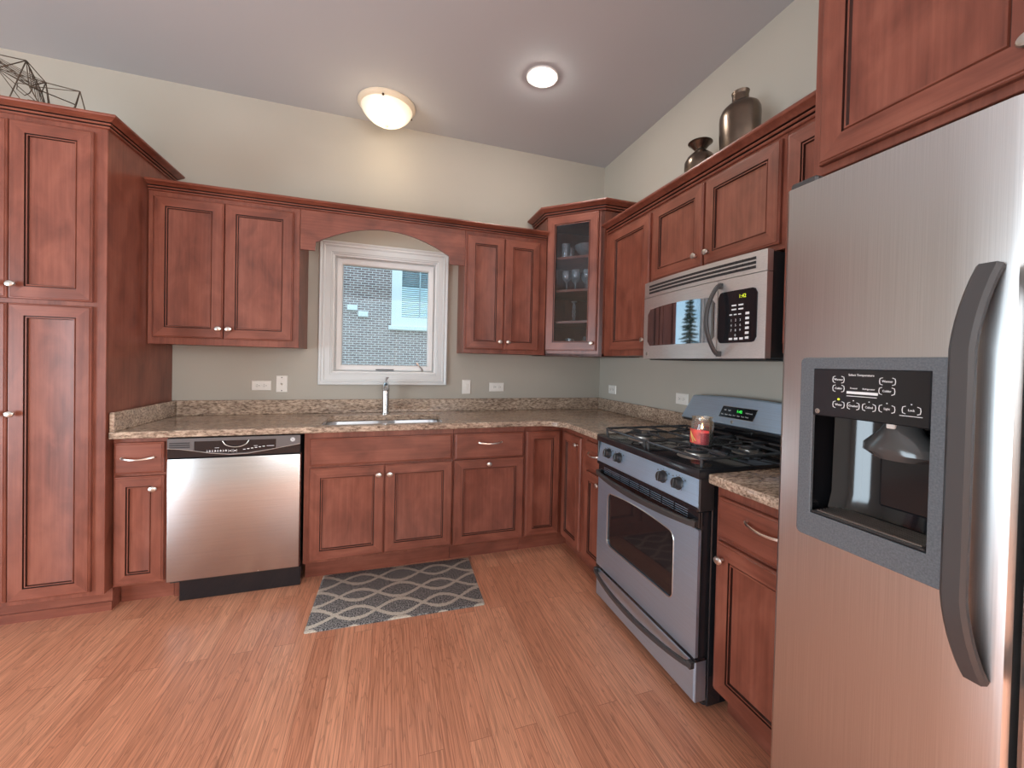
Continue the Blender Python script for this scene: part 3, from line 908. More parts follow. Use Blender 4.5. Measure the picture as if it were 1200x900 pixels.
# backguard
b = B().box(.012, RWD - .012, .600, .650, .90, 1.012, .003)
bgd = b.out('backguard', BLACKG, g)
b = B().tube([(.02, .597, .945), (RWD - .02, .597, .945)], .004, 8); b.out('backguard_bead', NICKEL, bgd)
b = B()
rings = []
n_ = 19
for i in range(n_):
    u = i / (n_ - 1)
    arch = .012 * (1 - (2 * u - 1) ** 2)
    ins0, ins1 = -.026, .040
    xa = ins0 + (RWD - 2 * ins0) * u; xb = ins1 + (RWD - 2 * ins1) * u
    rings.append([Vector((xa, .566, 1.004)), Vector((xb, .590, 1.128 + arch)), Vector((xb, .604, 1.134 + arch)), Vector((xb, .650, 1.128 + arch)), Vector((xa, .650, 1.000)), Vector((xa, .575, .996))])
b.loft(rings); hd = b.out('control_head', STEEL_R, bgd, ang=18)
B().box(-.02, RWD + .02, .572, .646, .986, 1.000, .003).out('head_underside', BLACKM, hd)
hx = math.atan2(.024, .124)
dp = B().poly([(.262, -.029), (.478, -.029), (.498, .029), (.282, .029)], -.002, .001, 'xz').out('display_panel', BLACKG, hd, (0, .5765, 1.068)); dp.rotation_euler = (-hx, 0, 0)
B().tube([(p[0], -.001, p[1]) for p in [(.262, -.029), (.478, -.029), (.498, .029), (.282, .029)]], .0012, 6, closed=True).out('panel_trim', NICKEL, dp)
b = B(); text_into(b, '1:42', .020, (.392, -.0024, .008)); b.out('clock_display', GREEN_LED, dp)
b = B()
for i, t_ in enumerate(('Bake', 'Broil', 'Clean', 'Start', 'Clear', 'Timer', 'Clock')): text_into(b, t_, .0085, (.285 + i * .026, -.0024, -.014))
for i, t_ in enumerate(('Self', 'Light')): text_into(b, t_, .009, (.300 + i * .028, -.0024, .009))
text_into(b, 'Lock', .009, (.463, -.0024, .006)); text_into(b, 'Hold', .009, (.440, -.0024, .006))
b.out('button_print', WHITE_INK, dp)
e_ = emblem(hd, .352, .569, 1.020, .008, NICKEL, SLOT); e_.rotation_euler = (-hx, 0, 0)

# candle on the grate
cd = thing('jar_candle', 'lit red candle in a clear glass jar standing on the range grate', 'candle', (-.485, -1.815, .964))
B().lathe([(.044, .0), (.047, .004), (.047, .092), (.045, .100), (.041, .106), (.041, .118), (.043, .120), (.0385, .120), (.0385, .104), (.0445, .092), (.0445, .006), (.03, .004)], seg=36, cap1=True).out('jar', JARG, cd)
B().lathe([(.043, .006), (.0438, .010), (.0438, .056), (.038, .055), (.004, .054)], seg=32).out('wax', WAX, cd)
B().lathe([(.001, .054), (.0012, .066), (.0012, .068)], seg=8).out('wick', SLOT, cd)
B().lathe([(.001, .066), (.0045, .071), (.005, .076), (.003, .084), (.0006, .092)], seg=12).out('flame', FLAME, cd)
n_ = 12; a0, a1 = math.radians(128), math.radians(222)
b = B(); rings = []
for i in range(n_):
    a = a0 + (a1 - a0) * i / (n_ - 1)
    rings.append([Vector((.0476 * math.cos(a), .0476 * math.sin(a), .010)), Vector((.0476 * math.cos(a), .0476 * math.sin(a), .070)), Vector((.0480 * math.cos(a), .0480 * math.sin(a), .070)), Vector((.0480 * math.cos(a), .0480 * math.sin(a), .010))])
b.loft(rings); lb = b.out('paper_label', LABELM, cd)
b = B()
for k, (s0, s1) in enumerate(((.35, .75), (.40, .60))):
    pts = [(.0484 * math.cos(a0 + (a1 - a0) * (s0 + (s1 - s0) * i / 6)), .0484 * math.sin(a0 + (a1 - a0) * (s0 + (s1 - s0) * i / 6)), .058 - .038 * i / 6 - k * .006) for i in range(7)]
    b.tube(pts, .0022, 6)
b.out('label_print', LABELY, lb)
point('candle_light', (-.485, -1.815, 1.06), .06, (1, .6, .25), .01)

# ================================================================== WALL CABINETS
ZU0, ZU1 = 1.360, 2.262


def wall_cab(name, label, x0, x1, z0, rot=0, y=-.305, z1=ZU1):
    o = thing(name, label, 'cabinet', (x0, y, z0) if rot == 0 else (y, x0, z0), rot)
    carcass(o, abs(x1 - x0), .300, 0, z1 - z0)
    return o


c = wall_cab('wall_cabinet', 'cherry wall cabinet with two doors between the pantry and the window', -3.070, -2.306, ZU0)
dd = panel_door(c, .338, .803, .028, .040); knob(dd, .322, .058)
dd = panel_door(c, .360, .803, .371, .040); knob(dd, .030, .058)
c = wall_cab('wall_cabinet', 'cherry wall cabinet with two narrow doors between the window and glass-door cabinet', -1.264, -.645, ZU0)
dd = panel_door(c, .276, .810, .012, .030); knob(dd, .248, .056)
dd = panel_door(c, .270, .810, .292, .030); knob(dd, .030, .056)
vb = [(-2.304, ZU1 - .004), (-2.304, 1.982), (-2.222, 1.982), (-2.217, 2.036)]
for i in range(1, 20):
    u = i / 20; x = -2.217 + (.840) * u; vb.append((x, 2.036 + (2.163 - 2.036) * (1 - (2 * u - 1) ** 2)))
vb += [(-1.377, 2.036), (-1.372, 1.980), (-1.266, 1.980), (-1.266, ZU1 - .004)]
o = B().poly(vb, -.305, -.286, 'xz').out('arched_valance', WH); tag(o, 'arched cherry valance board bridging the cabinets over the sink window', 'valance')
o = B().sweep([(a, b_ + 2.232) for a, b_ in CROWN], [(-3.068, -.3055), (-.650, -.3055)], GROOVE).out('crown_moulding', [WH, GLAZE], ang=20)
tag(o, 'long cherry crown moulding over the cabinets and valance of the window wall', 'moulding')

# corner cabinet with the glass door
c = thing('corner_wall_cabinet', 'taller diagonal cherry corner cabinet with a glass door and crown', 'cabinet', (-.640, -.290, 1.356), -PI / 4)
c.matrix_world  # local frame: x along the diagonal face, y into the corner
T = (Matrix.Translation((-.640, -.290, 1.356)) @ Matrix.Rotation(-PI / 4, 4, 'Z')).inverted()
DL = .4525
pent = [(-.640, -.003), (-.640, -.290), (-.320, -.610), (-.003, -.610), (-.003, -.003)]
pin = [(-.622, -.020), (-.622, -.272), (-.331, -.563 - .029), (-.020, -.592), (-.020, -.020)]
pin = [(-.622, -.020), (-.622, -.298), (-.322, -.598), (-.312, -.592), (-.020, -.592), (-.020, -.020)]
H2 = 2.420 - 1.356
open_ = [(-.640, -.003), (-.640, -.290), (-.622, -.308 + .0), (-.622, -.020), (-.020, -.020), (-.020, -.592), (-.338, -.592), (-.320, -.610), (-.003, -.610), (-.003, -.003)]
b = B().poly(open_, 1.356, 2.420, 'xy')
b.poly(pent, 1.356, 1.374, 'xy'); b.poly(pent, 2.400, 2.420, 'xy')
b.out('carcass', [WIN_IN], c, xf=T)
B().poly([(0, 0), (DL, 0), (DL, H2), (0, H2)], 0, .018, 'xz', [[(.050, .060), (.385, .060), (.385, H2 - .045), (.050, H2 - .045)]]).out('face_frame', WV, c)
shelf_p = [(-.620, -.022), (-.620, -.285), (-.330, -.575), (-.022, -.590), (-.022, -.022)]
shelf_p = [(-.620, -.022), (-.620, -.278), (-.328, -.570), (-.328, -.590), (-.022, -.590), (-.022, -.022)]
SH = (1.690, 1.930, 2.165)
SH = (1.622, 1.858, 2.105)
for z in SH: B().poly(shelf_p, z - .018, z, 'xy').out('shelf', [WV], c, xf=T)
dd = panel_door(c, .400, 1.006, .012, .040, rail=.060, glass=True); knob(dd, .368, .055)
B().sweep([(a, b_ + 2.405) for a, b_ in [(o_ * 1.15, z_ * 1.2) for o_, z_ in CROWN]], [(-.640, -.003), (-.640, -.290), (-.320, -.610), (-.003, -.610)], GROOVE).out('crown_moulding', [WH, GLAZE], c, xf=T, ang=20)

# range-wall cabinets
c = wall_cab('wall_cabinet', 'tall single-door cherry wall cabinet between the glass-door cabinet and microwave', -.613, -1.180, ZU0, RW)
dd = panel_door(c, .445, .806, .100, .036); knob(dd, .424, .056)
c = wall_cab('wall_cabinet', 'short cherry wall cabinet with two doors mounted over the microwave', -1.182, -2.036, 1.772, RW)
dd = panel_door(c, .404, .412, .010, .022); knob(dd, .368, .056)
dd = panel_door(c, .410, .412, .428, .022); knob(dd, .032, .056)
c = wall_cab('wall_cabinet', 'narrow cherry wall cabinet half hidden behind the refrigerator top', -2.038, -2.388, ZU0, RW)
dd = panel_door(c, .330, .806, .010, .036); knob(dd, .300, .056)
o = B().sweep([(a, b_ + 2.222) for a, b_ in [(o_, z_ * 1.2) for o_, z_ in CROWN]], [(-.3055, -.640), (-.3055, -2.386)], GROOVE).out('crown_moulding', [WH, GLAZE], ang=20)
tag(o, 'cherry crown moulding along the range wall with two bronze vases above it', 'moulding')
c = thing('wall_cabinet', 'deep cherry wall cabinet mounted directly above the refrigerator', 'cabinet', (-.640, -2.394, 1.838), RW)
carcass(c, .93, .635, 0, .60)
dd = panel_door(c, .435, .545, .026, .022, rail=.062); knob(dd, .405, .05)
dd = panel_door(c, .435, .545, .469, .022, rail=.062); knob(dd, .030, .05)
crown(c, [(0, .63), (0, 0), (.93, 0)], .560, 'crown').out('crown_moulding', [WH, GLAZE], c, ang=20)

# ================================================================== MICROWAVE
mw = thing('microwave', 'stainless over-the-range microwave with a dark window and curved handle', 'microwave', (-.378, -1.208, 1.338), RW)
MW, MH = .815, .430
B().box(.004, MW - .002, .012, .375, .0, MH - .004, .004).out('case', BLACKM, mw)
B().box(.02, MW - .02, .03, .33, -.006, .001, .002).out('bottom_grille', SLOT, mw)
BOW = lambda x: -.022 * (1 - (2 * x / MW - 1) ** 2)


def bowed_plate(x0, x1, z0, z1, y, thk, name, mt, parent, holes=(), n=14, bev=0):
    """vertical plate following the gentle bow of the front"""
    b = B()
    xs = [x0 + (x1 - x0) * i / n for i in range(n + 1)]
    rings = [[Vector((x, y + BOW(x), z0)), Vector((x, y + BOW(x), z1)), Vector((x, y + BOW(x) + thk, z1)), Vector((x, y + BOW(x) + thk, z0))] for x in xs]
    b.loft(rings)
    return b.out(name, mt, parent, ang=25)


top = bowed_plate(0, MW, .345, MH, 0, .03, 'vent_panel', STEEL_M, mw)
b = B()
for k in range(3):
    for j in range(24):
        x = .055 + j * .0296; b.box(x, x + .0300, -.0015 + BOW(x + .015), .004 + BOW(x + .015), .362 + k * .018, .373 + k * .018)
b.out('vent_grille', BLACKM, top)
door = bowed_plate(0, .580, 0, .342, 0, .03, 'door', STEEL_M, mw)
bowed_plate(.583, MW, 0, .342, 0, .03, 'control_surround', STEEL_M, mw)


def bowed_poly(outline, y, thk, name, mt, parent):
    b = B()
    b.poly(outline, 0, thk, 'xz')
    bmesh.ops.triangulate(b.bm, faces=b.bm.faces)
    for v in b.bm.verts: v.co.y += y + BOW(v.co.x)
    return b.out(name, mt, parent)


b = B()
wz0, wz1 = .072, .272
cols = []
n_ = 20
for i in range(n_ + 1):
    u = i / n_; x = .048 + .520 * u; e_ = min(u, 1 - u) * .52
    rd = .026; ins = rd - math.sqrt(max(0, rd * rd - (rd - min(e_, rd)) ** 2)) if e_ < rd else 0
    top_z = wz1 + .012 * math.sin(PI * u)
    cols.append([Vector((x, -.003 + BOW(x), wz0 + ins)), Vector((x, -.003 + BOW(x), top_z - ins)), Vector((x, .002 + BOW(x), top_z - ins)), Vector((x, .002 + BOW(x), wz0 + ins))])
b.loft(cols); b.out('window', MWG, door)
pn = []
b = B(); cols = []
for i in range(n_ + 1):
    u = i / n_; x = .588 + .190 * u; e_ = min(u, 1 - u) * .190
    rd = .022; ins = rd - math.sqrt(max(0, rd * rd - (rd - min(e_, rd)) ** 2)) if e_ < rd else 0
    cols.append([Vector((x, -.004 + BOW(x), .066 + ins)), Vector((x, -.004 + BOW(x), .286 - ins)), Vector((x, .002 + BOW(x), .286 - ins)), Vector((x, .002 + BOW(x), .066 + ins))])
b.loft(cols); kp = b.out('keypad', BLACKG, mw)
b = B()
for r_i, row in enumerate(('123', '456', '789')):
    for c_i, ch in enumerate(row): text_into(b, ch, .014, (.660 + c_i * .022, -.0046 + BOW(.67 + c_i * .022), .160 - r_i * .021))
text_into(b, '0', .014, (.682, -.0046 + BOW(.682), .097))
for c_i in range(3): b.box(.650 + c_i * .026, .668 + c_i * .026, -.0050 + BOW(.66 + c_i * .026), -.0035 + BOW(.66 + c_i * .026), .078, .087)
for c_i in range(3): b.box(.650 + c_i * .022, .664 + c_i * .022, -.0050 + BOW(.66 + c_i * .022), -.0035 + BOW(.66 + c_i * .022), .182, .187)
for r_i in range(2):
    for c_i in range(2): b.box(.660 + c_i * .034, .684 + c_i * .034, -.0050 + BOW(.67 + c_i * .034), -.0035 + BOW(.67 + c_i * .034), .203 + r_i * .017, .209 + r_i * .017)
for r_i in range(6): b.box(.728, .746, -.0050 + BOW(.737), -.0035 + BOW(.737), .080 + r_i * .020, .090 + r_i * .020)
b.out('button_print', WHITE_INK, kp)
b = B(); text_into(b, '1:42', .022, (.712, -.0046 + BOW(.71), .258)); b.out('clock_display', AMBER_LED, kp)
hp = []
for i in range(21):
    u = i / 20; s_ = math.sin(PI * u)
    hp.append((.588 + .012 * (1 - s_) , -.016 + BOW(.588) - .052 * s_ ** .75, .018 + (.318 - .018) * u))
b = B().bar(hp, (1, 0, 0), .022, .014, ch=.35)
for z in (.020, .316): b.box(.590, .610, -.016 + BOW(.59), .002 + BOW(.59), z - .012, z + .012, .003)
b.out('door_handle', GREYD, door)
emblem(door, .045, -.0005 + BOW(.045), .028, .0105, NICKEL, SLOT)

# ================================================================== REFRIGERATOR
fr = thing('refrigerator', 'side-by-side stainless refrigerator with a dispenser in its freezer door', 'refrigerator', (-.76, -2.412, 0), RW)
FD = .452
B().box(.004, .906, .130, .74, .03, 1.755, .006).box(.020, .890, .071, .131, .05, .92).box(.020, .890, .071, .131, 1.32, 1.74).out('cabinet_body', GREYD, fr)
B().box(.010, .900, .06, .12, .0, .075, .004).out('base_grille', BLACKM, fr)
HX0, HX1, HZ0, HZ1 = .098, .334, .938, 1.308


def door_slab(x0, x1, z0, z1, hole=None):
    b = B()
    out = [(x0, .07), (x0, .012), (x0 + .003, .004), (x0 + .010, 0), (x1 - .022, 0), (x1 - .010, .003), (x1 - .003, .010), (x1, .022), (x1, .07)]
    if hole is None:
        b.loft([[Vector((p[0], p[1], z)) for p in out] for z in (z0, z1)])
    else:
        hx0, hx1, hz0, hz1 = hole
        zs = [z0, hz0, hz1, z1]
        out = out[:4] + [(hx0, 0), (hx1, 0)] + out[4:]
        rings = [[Vector((p[0], p[1], z)) for p in out] for z in zs]
        vs = [[b.bm.verts.new(p) for p in r] for r in rings]; n = len(out)
        for k in range(3):
            for i in range(n):
                j = (i + 1) % n
                if k == 1 and i in (4, n - 1): continue
                b.bm.faces.new((vs[k][i], vs[k][j], vs[k + 1][j], vs[k + 1][i]))
        b.bm.faces.new(list(reversed(vs[0]))); b.bm.faces.new(vs[-1])
        # niche in the door
        q = lambda x, y, z: b.bm.verts.new((x, y, z))
        f4 = [vs[1][4], vs[1][5], vs[2][5], vs[2][4]]
        bk = [q(hx0, .122, hz0), q(hx1, .122, hz0), q(hx1, .122, hz1), q(hx0, .122, hz1)]
        for i in range(4): b.bm.faces.new((f4[i], f4[(i + 1) % 4], bk[(i + 1) % 4], bk[i]))
        b.bm.faces.new(bk)
        for f in b.bm.faces:
            if all(v in f4 or v in bk for v in f.verts): f.material_index = 1
    return b


fz = door_slab(0, FD, .08, 1.776, (HX0 - .010, HX1 + .010, HZ0 - .01, HZ1)).out('freezer_door', [STEEL_V, BLACKG], fr, ang=25)
rd = door_slab(.4585, .910, .08, 1.776).out('fridge_door', STEEL_V, fr, ang=25)
hg = B().box(.0, .075, .012, .14, 1.777, 1.797, .006).out('hinge_cap', GREYD, fr)
B().box(.835, .910, .012, .14, 1.777, 1.797, .006).out('hinge_cap', GREYD, fr)


def fridge_handle(parent, x, sgn):
    pts = []; n = 31
    z0, z1 = .755, 1.490
    for i in range(n):
        u = i / (n - 1); e_ = min(u, 1 - u)
        yy = -.052 if e_ > .20 else -.006 - .046 * math.sin(PI / 2 * e_ / .20) ** .85
        pts.append((x + sgn * .012 * (0 if e_ > .2 else (1 - e_ / .2)), yy, z0 + (z1 - z0) * u))
    b = B().bar(pts, (1, 0, 0), .036, .020, ch=.3)
    return b.out('door_handle', GREYD, parent)


fridge_handle(fz, .398, 1); fridge_handle(rd, .512, -1)
# dispenser
fo = rrect(.064, .366, .884, 1.329, .012, 3)
dz = B().poly(fo, -.008, .002, 'xz', [[(HX0, .944), (HX1, .944), (HX1, 1.302), (HX0, 1.302)]]).out('dispenser_frame', GREYP, fz)
md = dz.modifiers.new('edge', 'BEVEL'); md.width = .004; md.segments = 2; md.limit_method = 'ANGLE'; md.angle_limit = math.radians(50)
cb = B()
cb.loft([[Vector((HX0 + .001 + (HX1 - HX0 - .002) * i / 16, yy - .045 * abs(2 * i / 16 - 1) ** 3, z)) for i in range(17)] + [Vector((HX1 - .001, .119, z)), Vector((HX0 + .001, .119, z))] for z, yy in ((.945, .098), (.99, .112), (1.19, .116))])
cb.out('dispenser_cavity', BLACKG, dz)
pn = B().box(HX0, HX1, -.009, .100, 1.188, 1.302, .002).out('dispenser_panel', BLACKG, dz)
b = B()
BT = [('Warmer', .1587, 1.2775, .026), ('Colder', .1593, 1.2568, .026), ('Warmer', .2592, 1.2778, .030), ('Colder', .2585, 1.2571, .030), ('Water', .1606, 1.2187, .026), ('Crushed', .193, 1.2189, .026), ('Cubed', .2254, 1.2188, .027), ('Light', .2597, 1.2197, .030), ('Lock', .3031, 1.2215, .032)]
for t_, x, z, wd in BT:
    for s_ in (-1, 1):
        b.tube([(x + s_ * (wd / 2 - .006), -.0094, z + .0078), (x + s_ * (wd / 2 - .001), -.0094, z + .006), (x + s_ * wd / 2, -.0094, z), (x + s_ * (wd / 2 - .001), -.0094, z - .006), (x + s_ * (wd / 2 - .006), -.0094, z - .0078)], .0008, 5)
    text_into(b, t_, .0068, (x, -.0094, z), squash=.85)
text_into(b, 'Select Temperature', .0072, (.2072, -.0094, 1.2892), squash=.92)
text_into(b, 'Freezer', .005, (.193, -.0094, 1.2590)); text_into(b, 'Refrigerator', .005, (.2235, -.0094, 1.2588))
b.box(.178, .242, -.0098, -.0088, 1.2462, 1.2520); b.box(.178, .240, -.0098, -.0088, 1.2405, 1.2418); b.box(.283, .322, -.0098, -.0088, 1.2088, 1.2100)
for x, z in ((.193, 1.231), (.2254, 1.231), (.2597, 1.2315), (.3031, 1.2335)): b.box(x - .001, x + .001, -.0098, -.0088, z - .001, z + .001)
b.out('button_print', WHITE_INK, pn)
B().lathe([(.0025, 0), (.0025, -.0015), (.001, -.002)], c=(.1606, -.009, 1.2315), axis='y', seg=12).out('indicator_light', AMBER_LED, pn)
emblem(pn, .111, -.0093, 1.1985, .0058, NICKEL, SLOT)
# spout, paddle, tray
B().box(.245, .262, .014, .03, 1.176, 1.188, .002).out('water_nozzle', PLATE, dz)
b = B(); rings = []
for z, hw, y0, y1 in ((1.186, .030, .020, .09), (1.168, .040, .014, .09), (1.138, .070, .006, .088), (1.122, .071, .006, .088), (1.108, .045, .014, .082)):
    xc = .255; rings.append([Vector((xc + hw * math.cos(a) if False else xc + hw * c_, (y0 + y1) / 2 + (y1 - y0) / 2 * s_, z)) for c_, s_ in [(math.cos(2 * PI * k / 20 + PI / 20), math.sin(2 * PI * k / 20 + PI / 20)) for k in range(20)]])
b.loft(rings); b.out('ice_chute', CHUTE, dz)
b = B().box(.195, .315, .086, .091, .985, 1.17, .004); b.out('paddle', BLACKG, dz)
ty = B().box(HX0 + .002, HX1 - .002, -.006, .095, .945, .951, .002).out('drip_tray', BLACKM, dz)
b = B()
for k in range(8): b.box(HX0 + .012, HX1 - .012, .002 + k * .0105, .0040 + k * .0105, .951, .9535)
b.out('tray_grille', NICKEL, ty)

# ================================================================== CEILING LIGHTS
dl = thing('ceiling_light', 'lit domed flush ceiling light over the sink', 'ceiling light', (-1.805, -.250, H))
B().lathe([(.185, 0), (.186, -.010), (.178, -.020), (.168, -.030), (.160, -.032)], seg=48).out('base_ring', CREAM, dl)
B().lathe([(.163, -.026), (.166, -.036), (.158, -.052), (.140, -.076), (.112, -.102), (.076, -.123), (.040, -.135), (.004, -.139)], seg=48, cap0=False).out('glass_dome', DOME, dl)
B().lathe([(.012, -.136), (.012, -.144), (.006, -.152), (.001, -.156)], seg=16).out('finial', CREAM, dl)
for a in (20, 140, 262):
    a = math.radians(a); B().lathe([(.006, 0), (.008, -.008), (.003, -.014)], c=(.170 * math.cos(a), .170 * math.sin(a), -.028), seg=10).out('clip', BRONZE, dl)
point('dome_lamp', (-1.805, -.300, H - .30), 1.6, (1, .80, .55), .12)
rl = thing('recessed_light', 'lit round recessed downlight with a white trim in the ceiling', 'ceiling light', (-.92, -.885, H))
B().lathe([(.074, .004), (.072, -.004), (.092, -.006), (.097, -.003), (.097, .0)], seg=40, cap0=False, cap1=False).out('trim_ring', VINYL, rl)
B().lathe([(.074, -.002), (.066, .05), (.056, .085), (.05, .088)], seg=40, cap0=False, cap1=True).out('baffle', VINYL, rl)
B().lathe([(.045, .086), (.046, .050), (.040, .044), (.02, .040), (.002, .039)], seg=32).out('bulb', BULB, rl)
point('recessed_lamp', (-.92, -.885, H + .02), 16, (1, .93, .85), .05)

# ================================================================== WALL PLATES
def plate(name, label, x, z, wd, hg, kind, wall='back'):
    if wall == 'back': o = thing(name, label, 'outlet' if kind != 'switch' else 'switch', (x, -.0005, z))
    else: o = thing(name, label, 'outlet', (-.0005, x, z), RW)
    b = B(); rings = []
    for ins, y in ((0, 0), (0, -.002), (.004, -.006), (.008, -.006)):
        rings.append([Vector((-wd / 2 + ins, y, -hg / 2 + ins)), Vector((wd / 2 - ins, y, -hg / 2 + ins)), Vector((wd / 2 - ins, y, hg / 2 - ins)), Vector((-wd / 2 + ins, y, hg / 2 - ins))])
    b.loft(rings); b.out('cover_plate', PLATE, o, ang=15)
    if kind == 'duplex':
        for s_ in (-1, 1):
            cx, cz = (s_ * .021, 0)
            rc = B().lathe([(.0155, -.005), (.0155, -.0075), (.014, -.008)], c=(cx, 0, cz), axis='y', seg=20, sy=.95).out('receptacle', PLATE, o)
            b = B()
            b.box(cx - .007, cx + .001, -.0084, -.0075, cz + .0045, cz + .0068); b.box(cx - .007, cx - .000, -.0084, -.0075, cz - .0068, cz - .0045)
            b.lathe([(.0026, -.0075), (.0026, -.0084)], c=(cx + .008, 0, cz), axis='y', seg=10)
            b.out('socket_opening', SLOT, rc)
        B().lathe([(.003, -.006), (.002, -.0072)], axis='y', seg=10).out('screw', NICKEL, o)
    elif kind == 'switch':
        B().box(-.012, .012, -.008, -.004, -.024, .024, .002).out('rocker', PLATE, o)
        for z_ in (-.042, .042): B().lathe([(.003, -.006), (.002, -.0072)], c=(0, 0, z_), axis='y', seg=10).out('screw', NICKEL, o)
    elif kind == 'jack':
        B().lathe([(.007, -.005), (.007, -.009), (.003, -.012)], axis='y', seg=14).out('jack', NICKEL, o)
        for z_ in (-.045, .045): B().lathe([(.0038, -.006), (.0025, -.0074)], c=(0, 0, z_), axis='y', seg=10).out('screw', SLOT, o)
    return o


plate('wall_outlet', 'white duplex outlet plate mounted sideways above the dishwasher counter', -2.580, 1.103, .116, .066, 'duplex')
plate('jack_plate', 'upright white plate with a small round jack beside the outlet above the dishwasher', -2.459, 1.114, .070, .116, 'jack')
plate('light_switch', 'upright white switch plate on the wall just past the window casing', -1.181, 1.097, .068, .114, 'switch')
plate('wall_outlet', 'white outlet plate mounted sideways between the switch and the glass-door cabinet', -.935, 1.096, .122, .072, 'duplex')
plate('wall_outlet', 'white outlet plate near the corner on the range wall', -.230, 1.092, .116, .072, 'duplex', 'right')
plate('wall_outlet', 'white outlet plate on the range wall beside the range backguard', -1.092, 1.092, .116, .072, 'duplex', 'right')

# ================================================================== RUG
rg = B()
ra = math.atan2(-.045, .85)
b = B(); rings = []
for ins, z in ((0, 0), (0, .004), (.004, .007)):
    rings.append([Vector((p[0], p[1], z)) for p in rrect(-.432 + ins, .432 - ins, -.272 + ins, .272 - ins, .008, 2)])
b.loft(rings)
o = b.out('rug', RUG, None, (-1.685, -.832, .001), math.radians(-1.2))
tag(o, 'small charcoal rug with a cream trellis pattern on the floor before the sink', 'rug')

# ================================================================== DECOR ON TOP
def vase(label, x, y, z, prof, sx=1.0):
    o = thing('vase', label, 'vase', (x, y, z), RW)
    i = next(k for k, p in enumerate(prof) if p[1] > prof[-1][1] * .78 and p[0] < .05)
    B().lathe(prof[:i + 1], seg=40, sy=sx).out('body', BRONZE, o)
    B().lathe(prof[i:] + [(prof[-1][0] - .004, prof[-1][1]), (prof[i][0] - .006, prof[i][1] + .004)], seg=36, sy=min(1, sx * 1.1), cap0=False).out('neck', BRONZE, o)
    return o


vase('tall bronze bottle vase with a short narrow neck on the cabinet over the microwave', -.185, -1.672, 2.2625, [(.070, 0), (.082, .012), (.094, .08), (.100, .16), (.102, .24), (.100, .262), (.090, .284), (.070, .300), (.046, .308), (.036, .314), (.034, .322), (.040, .350), (.043, .362)], .8)
vase('small bronze vase with a wide flared rim beside the taller vase', -.185, -1.405, 2.2625, [(.055, 0), (.068, .01), (.080, .06), (.085, .12), (.084, .150), (.070, .176), (.046, .196), (.030, .206), (.026, .216), (.030, .228), (.052, .244), (.064, .252)], .9)

# wire sculpture: a bundle of rods and folded polygons
ws = thing('wire_sculpture', 'rusty geometric wire sculpture lying on top of the pantry', 'sculpture', (-3.40, -.36, 2.432))
random.seed(11)
A_ = lambda x, y, z: Vector((x + 3.40, y + .36, z - 2.432))
nodes = [A_(-3.70, -.36, 2.80), A_(-3.53, -.40, 2.775), A_(-3.455, -.40, 2.682), A_(-3.32, -.40, 2.668), A_(-3.285, -.36, 2.436), A_(-3.62, -.42, 2.436), A_(-3.40, -.44, 2.436), A_(-3.50, -.28, 2.436), A_(-3.39, -.30, 2.640), A_(-3.60, -.46, 2.68), A_(-3.47, -.48, 2.612), A_(-3.56, -.25, 2.70), A_(-3.33, -.47, 2.436)]
E_ = [(0, 1), (1, 2), (2, 3), (3, 4), (3, 8), (8, 10), (8, 12), (2, 10), (10, 9), (9, 1), (9, 0), (10, 6), (9, 5), (8, 7), (11, 1), (11, 7), (11, 2), (0, 11), (4, 7), (12, 6), (6, 5), (5, 7), (2, 6), (3, 12), (4, 12), (1, 5), (0, 5)]
b = B()
for i, j in E_: b.cyl(nodes[i], nodes[j], .0026, .0026, 6)
b.out('outer_frame', WIRE, ws)
b = B()
for k in range(8):                       # parallel rods between the two long edges of the bundle
    u = k / 7
    b.cyl(nodes[0].lerp(nodes[9], u), nodes[2].lerp(nodes[10], u * .9), .0017, .0017, 5)
    b.cyl(nodes[1].lerp(nodes[11], u), nodes[10].lerp(nodes[6], u), .0015, .0015, 5)
for i, j in ((1, 10), (2, 9), (0, 10), (11, 10), (9, 7), (8, 6), (2, 7), (3, 10), (1, 6), (9, 12)):
    b.cyl(nodes[i], nodes[j], .0019, .0019, 5)
b.out('inner_lattice', WIRE, ws)
for (x, y, z, rr) in ((-3.56, -.36, 2.65, .030), (-3.42, -.38, 2.50, .028), (-3.50, -.40, 2.56, .024)):
    c0 = A_(x, y, z)
    B().tube([c0 + Vector((rr * math.cos(2 * PI * k / 6 + .3), .01 * math.sin(k * 2), rr * math.sin(2 * PI * k / 6 + .3))) for k in range(6)], .0022, 5, closed=True).out('small_ring', WIRE, ws)

# ================================================================== GLASSWARE IN THE CORNER CABINET
GOB = [(.030, 0), (.031, .003), (.006, .008), (.0045, .016), (.0045, .062), (.012, .070), (.028, .085), (.034, .105), (.035, .130), (.032, .150), (.0305, .150), (.033, .128), (.031, .104), (.024, .088), (.004, .076)]
gob0 = None


def at_face(a, dpt): return (-.640 + .7071 * (a + dpt), -.290 - .7071 * (a - dpt))


def put(name, label, prof, a, dpt, z, mt, seg=20, group=None, sc=1.0, cat='glass'):
    x, y = at_face(a, dpt)
    o = B().lathe(prof, seg=seg).out(name, mt, None, (x, y, z + .0005)); o.scale = (sc, sc, sc)
    return tag(o, label, cat, group)


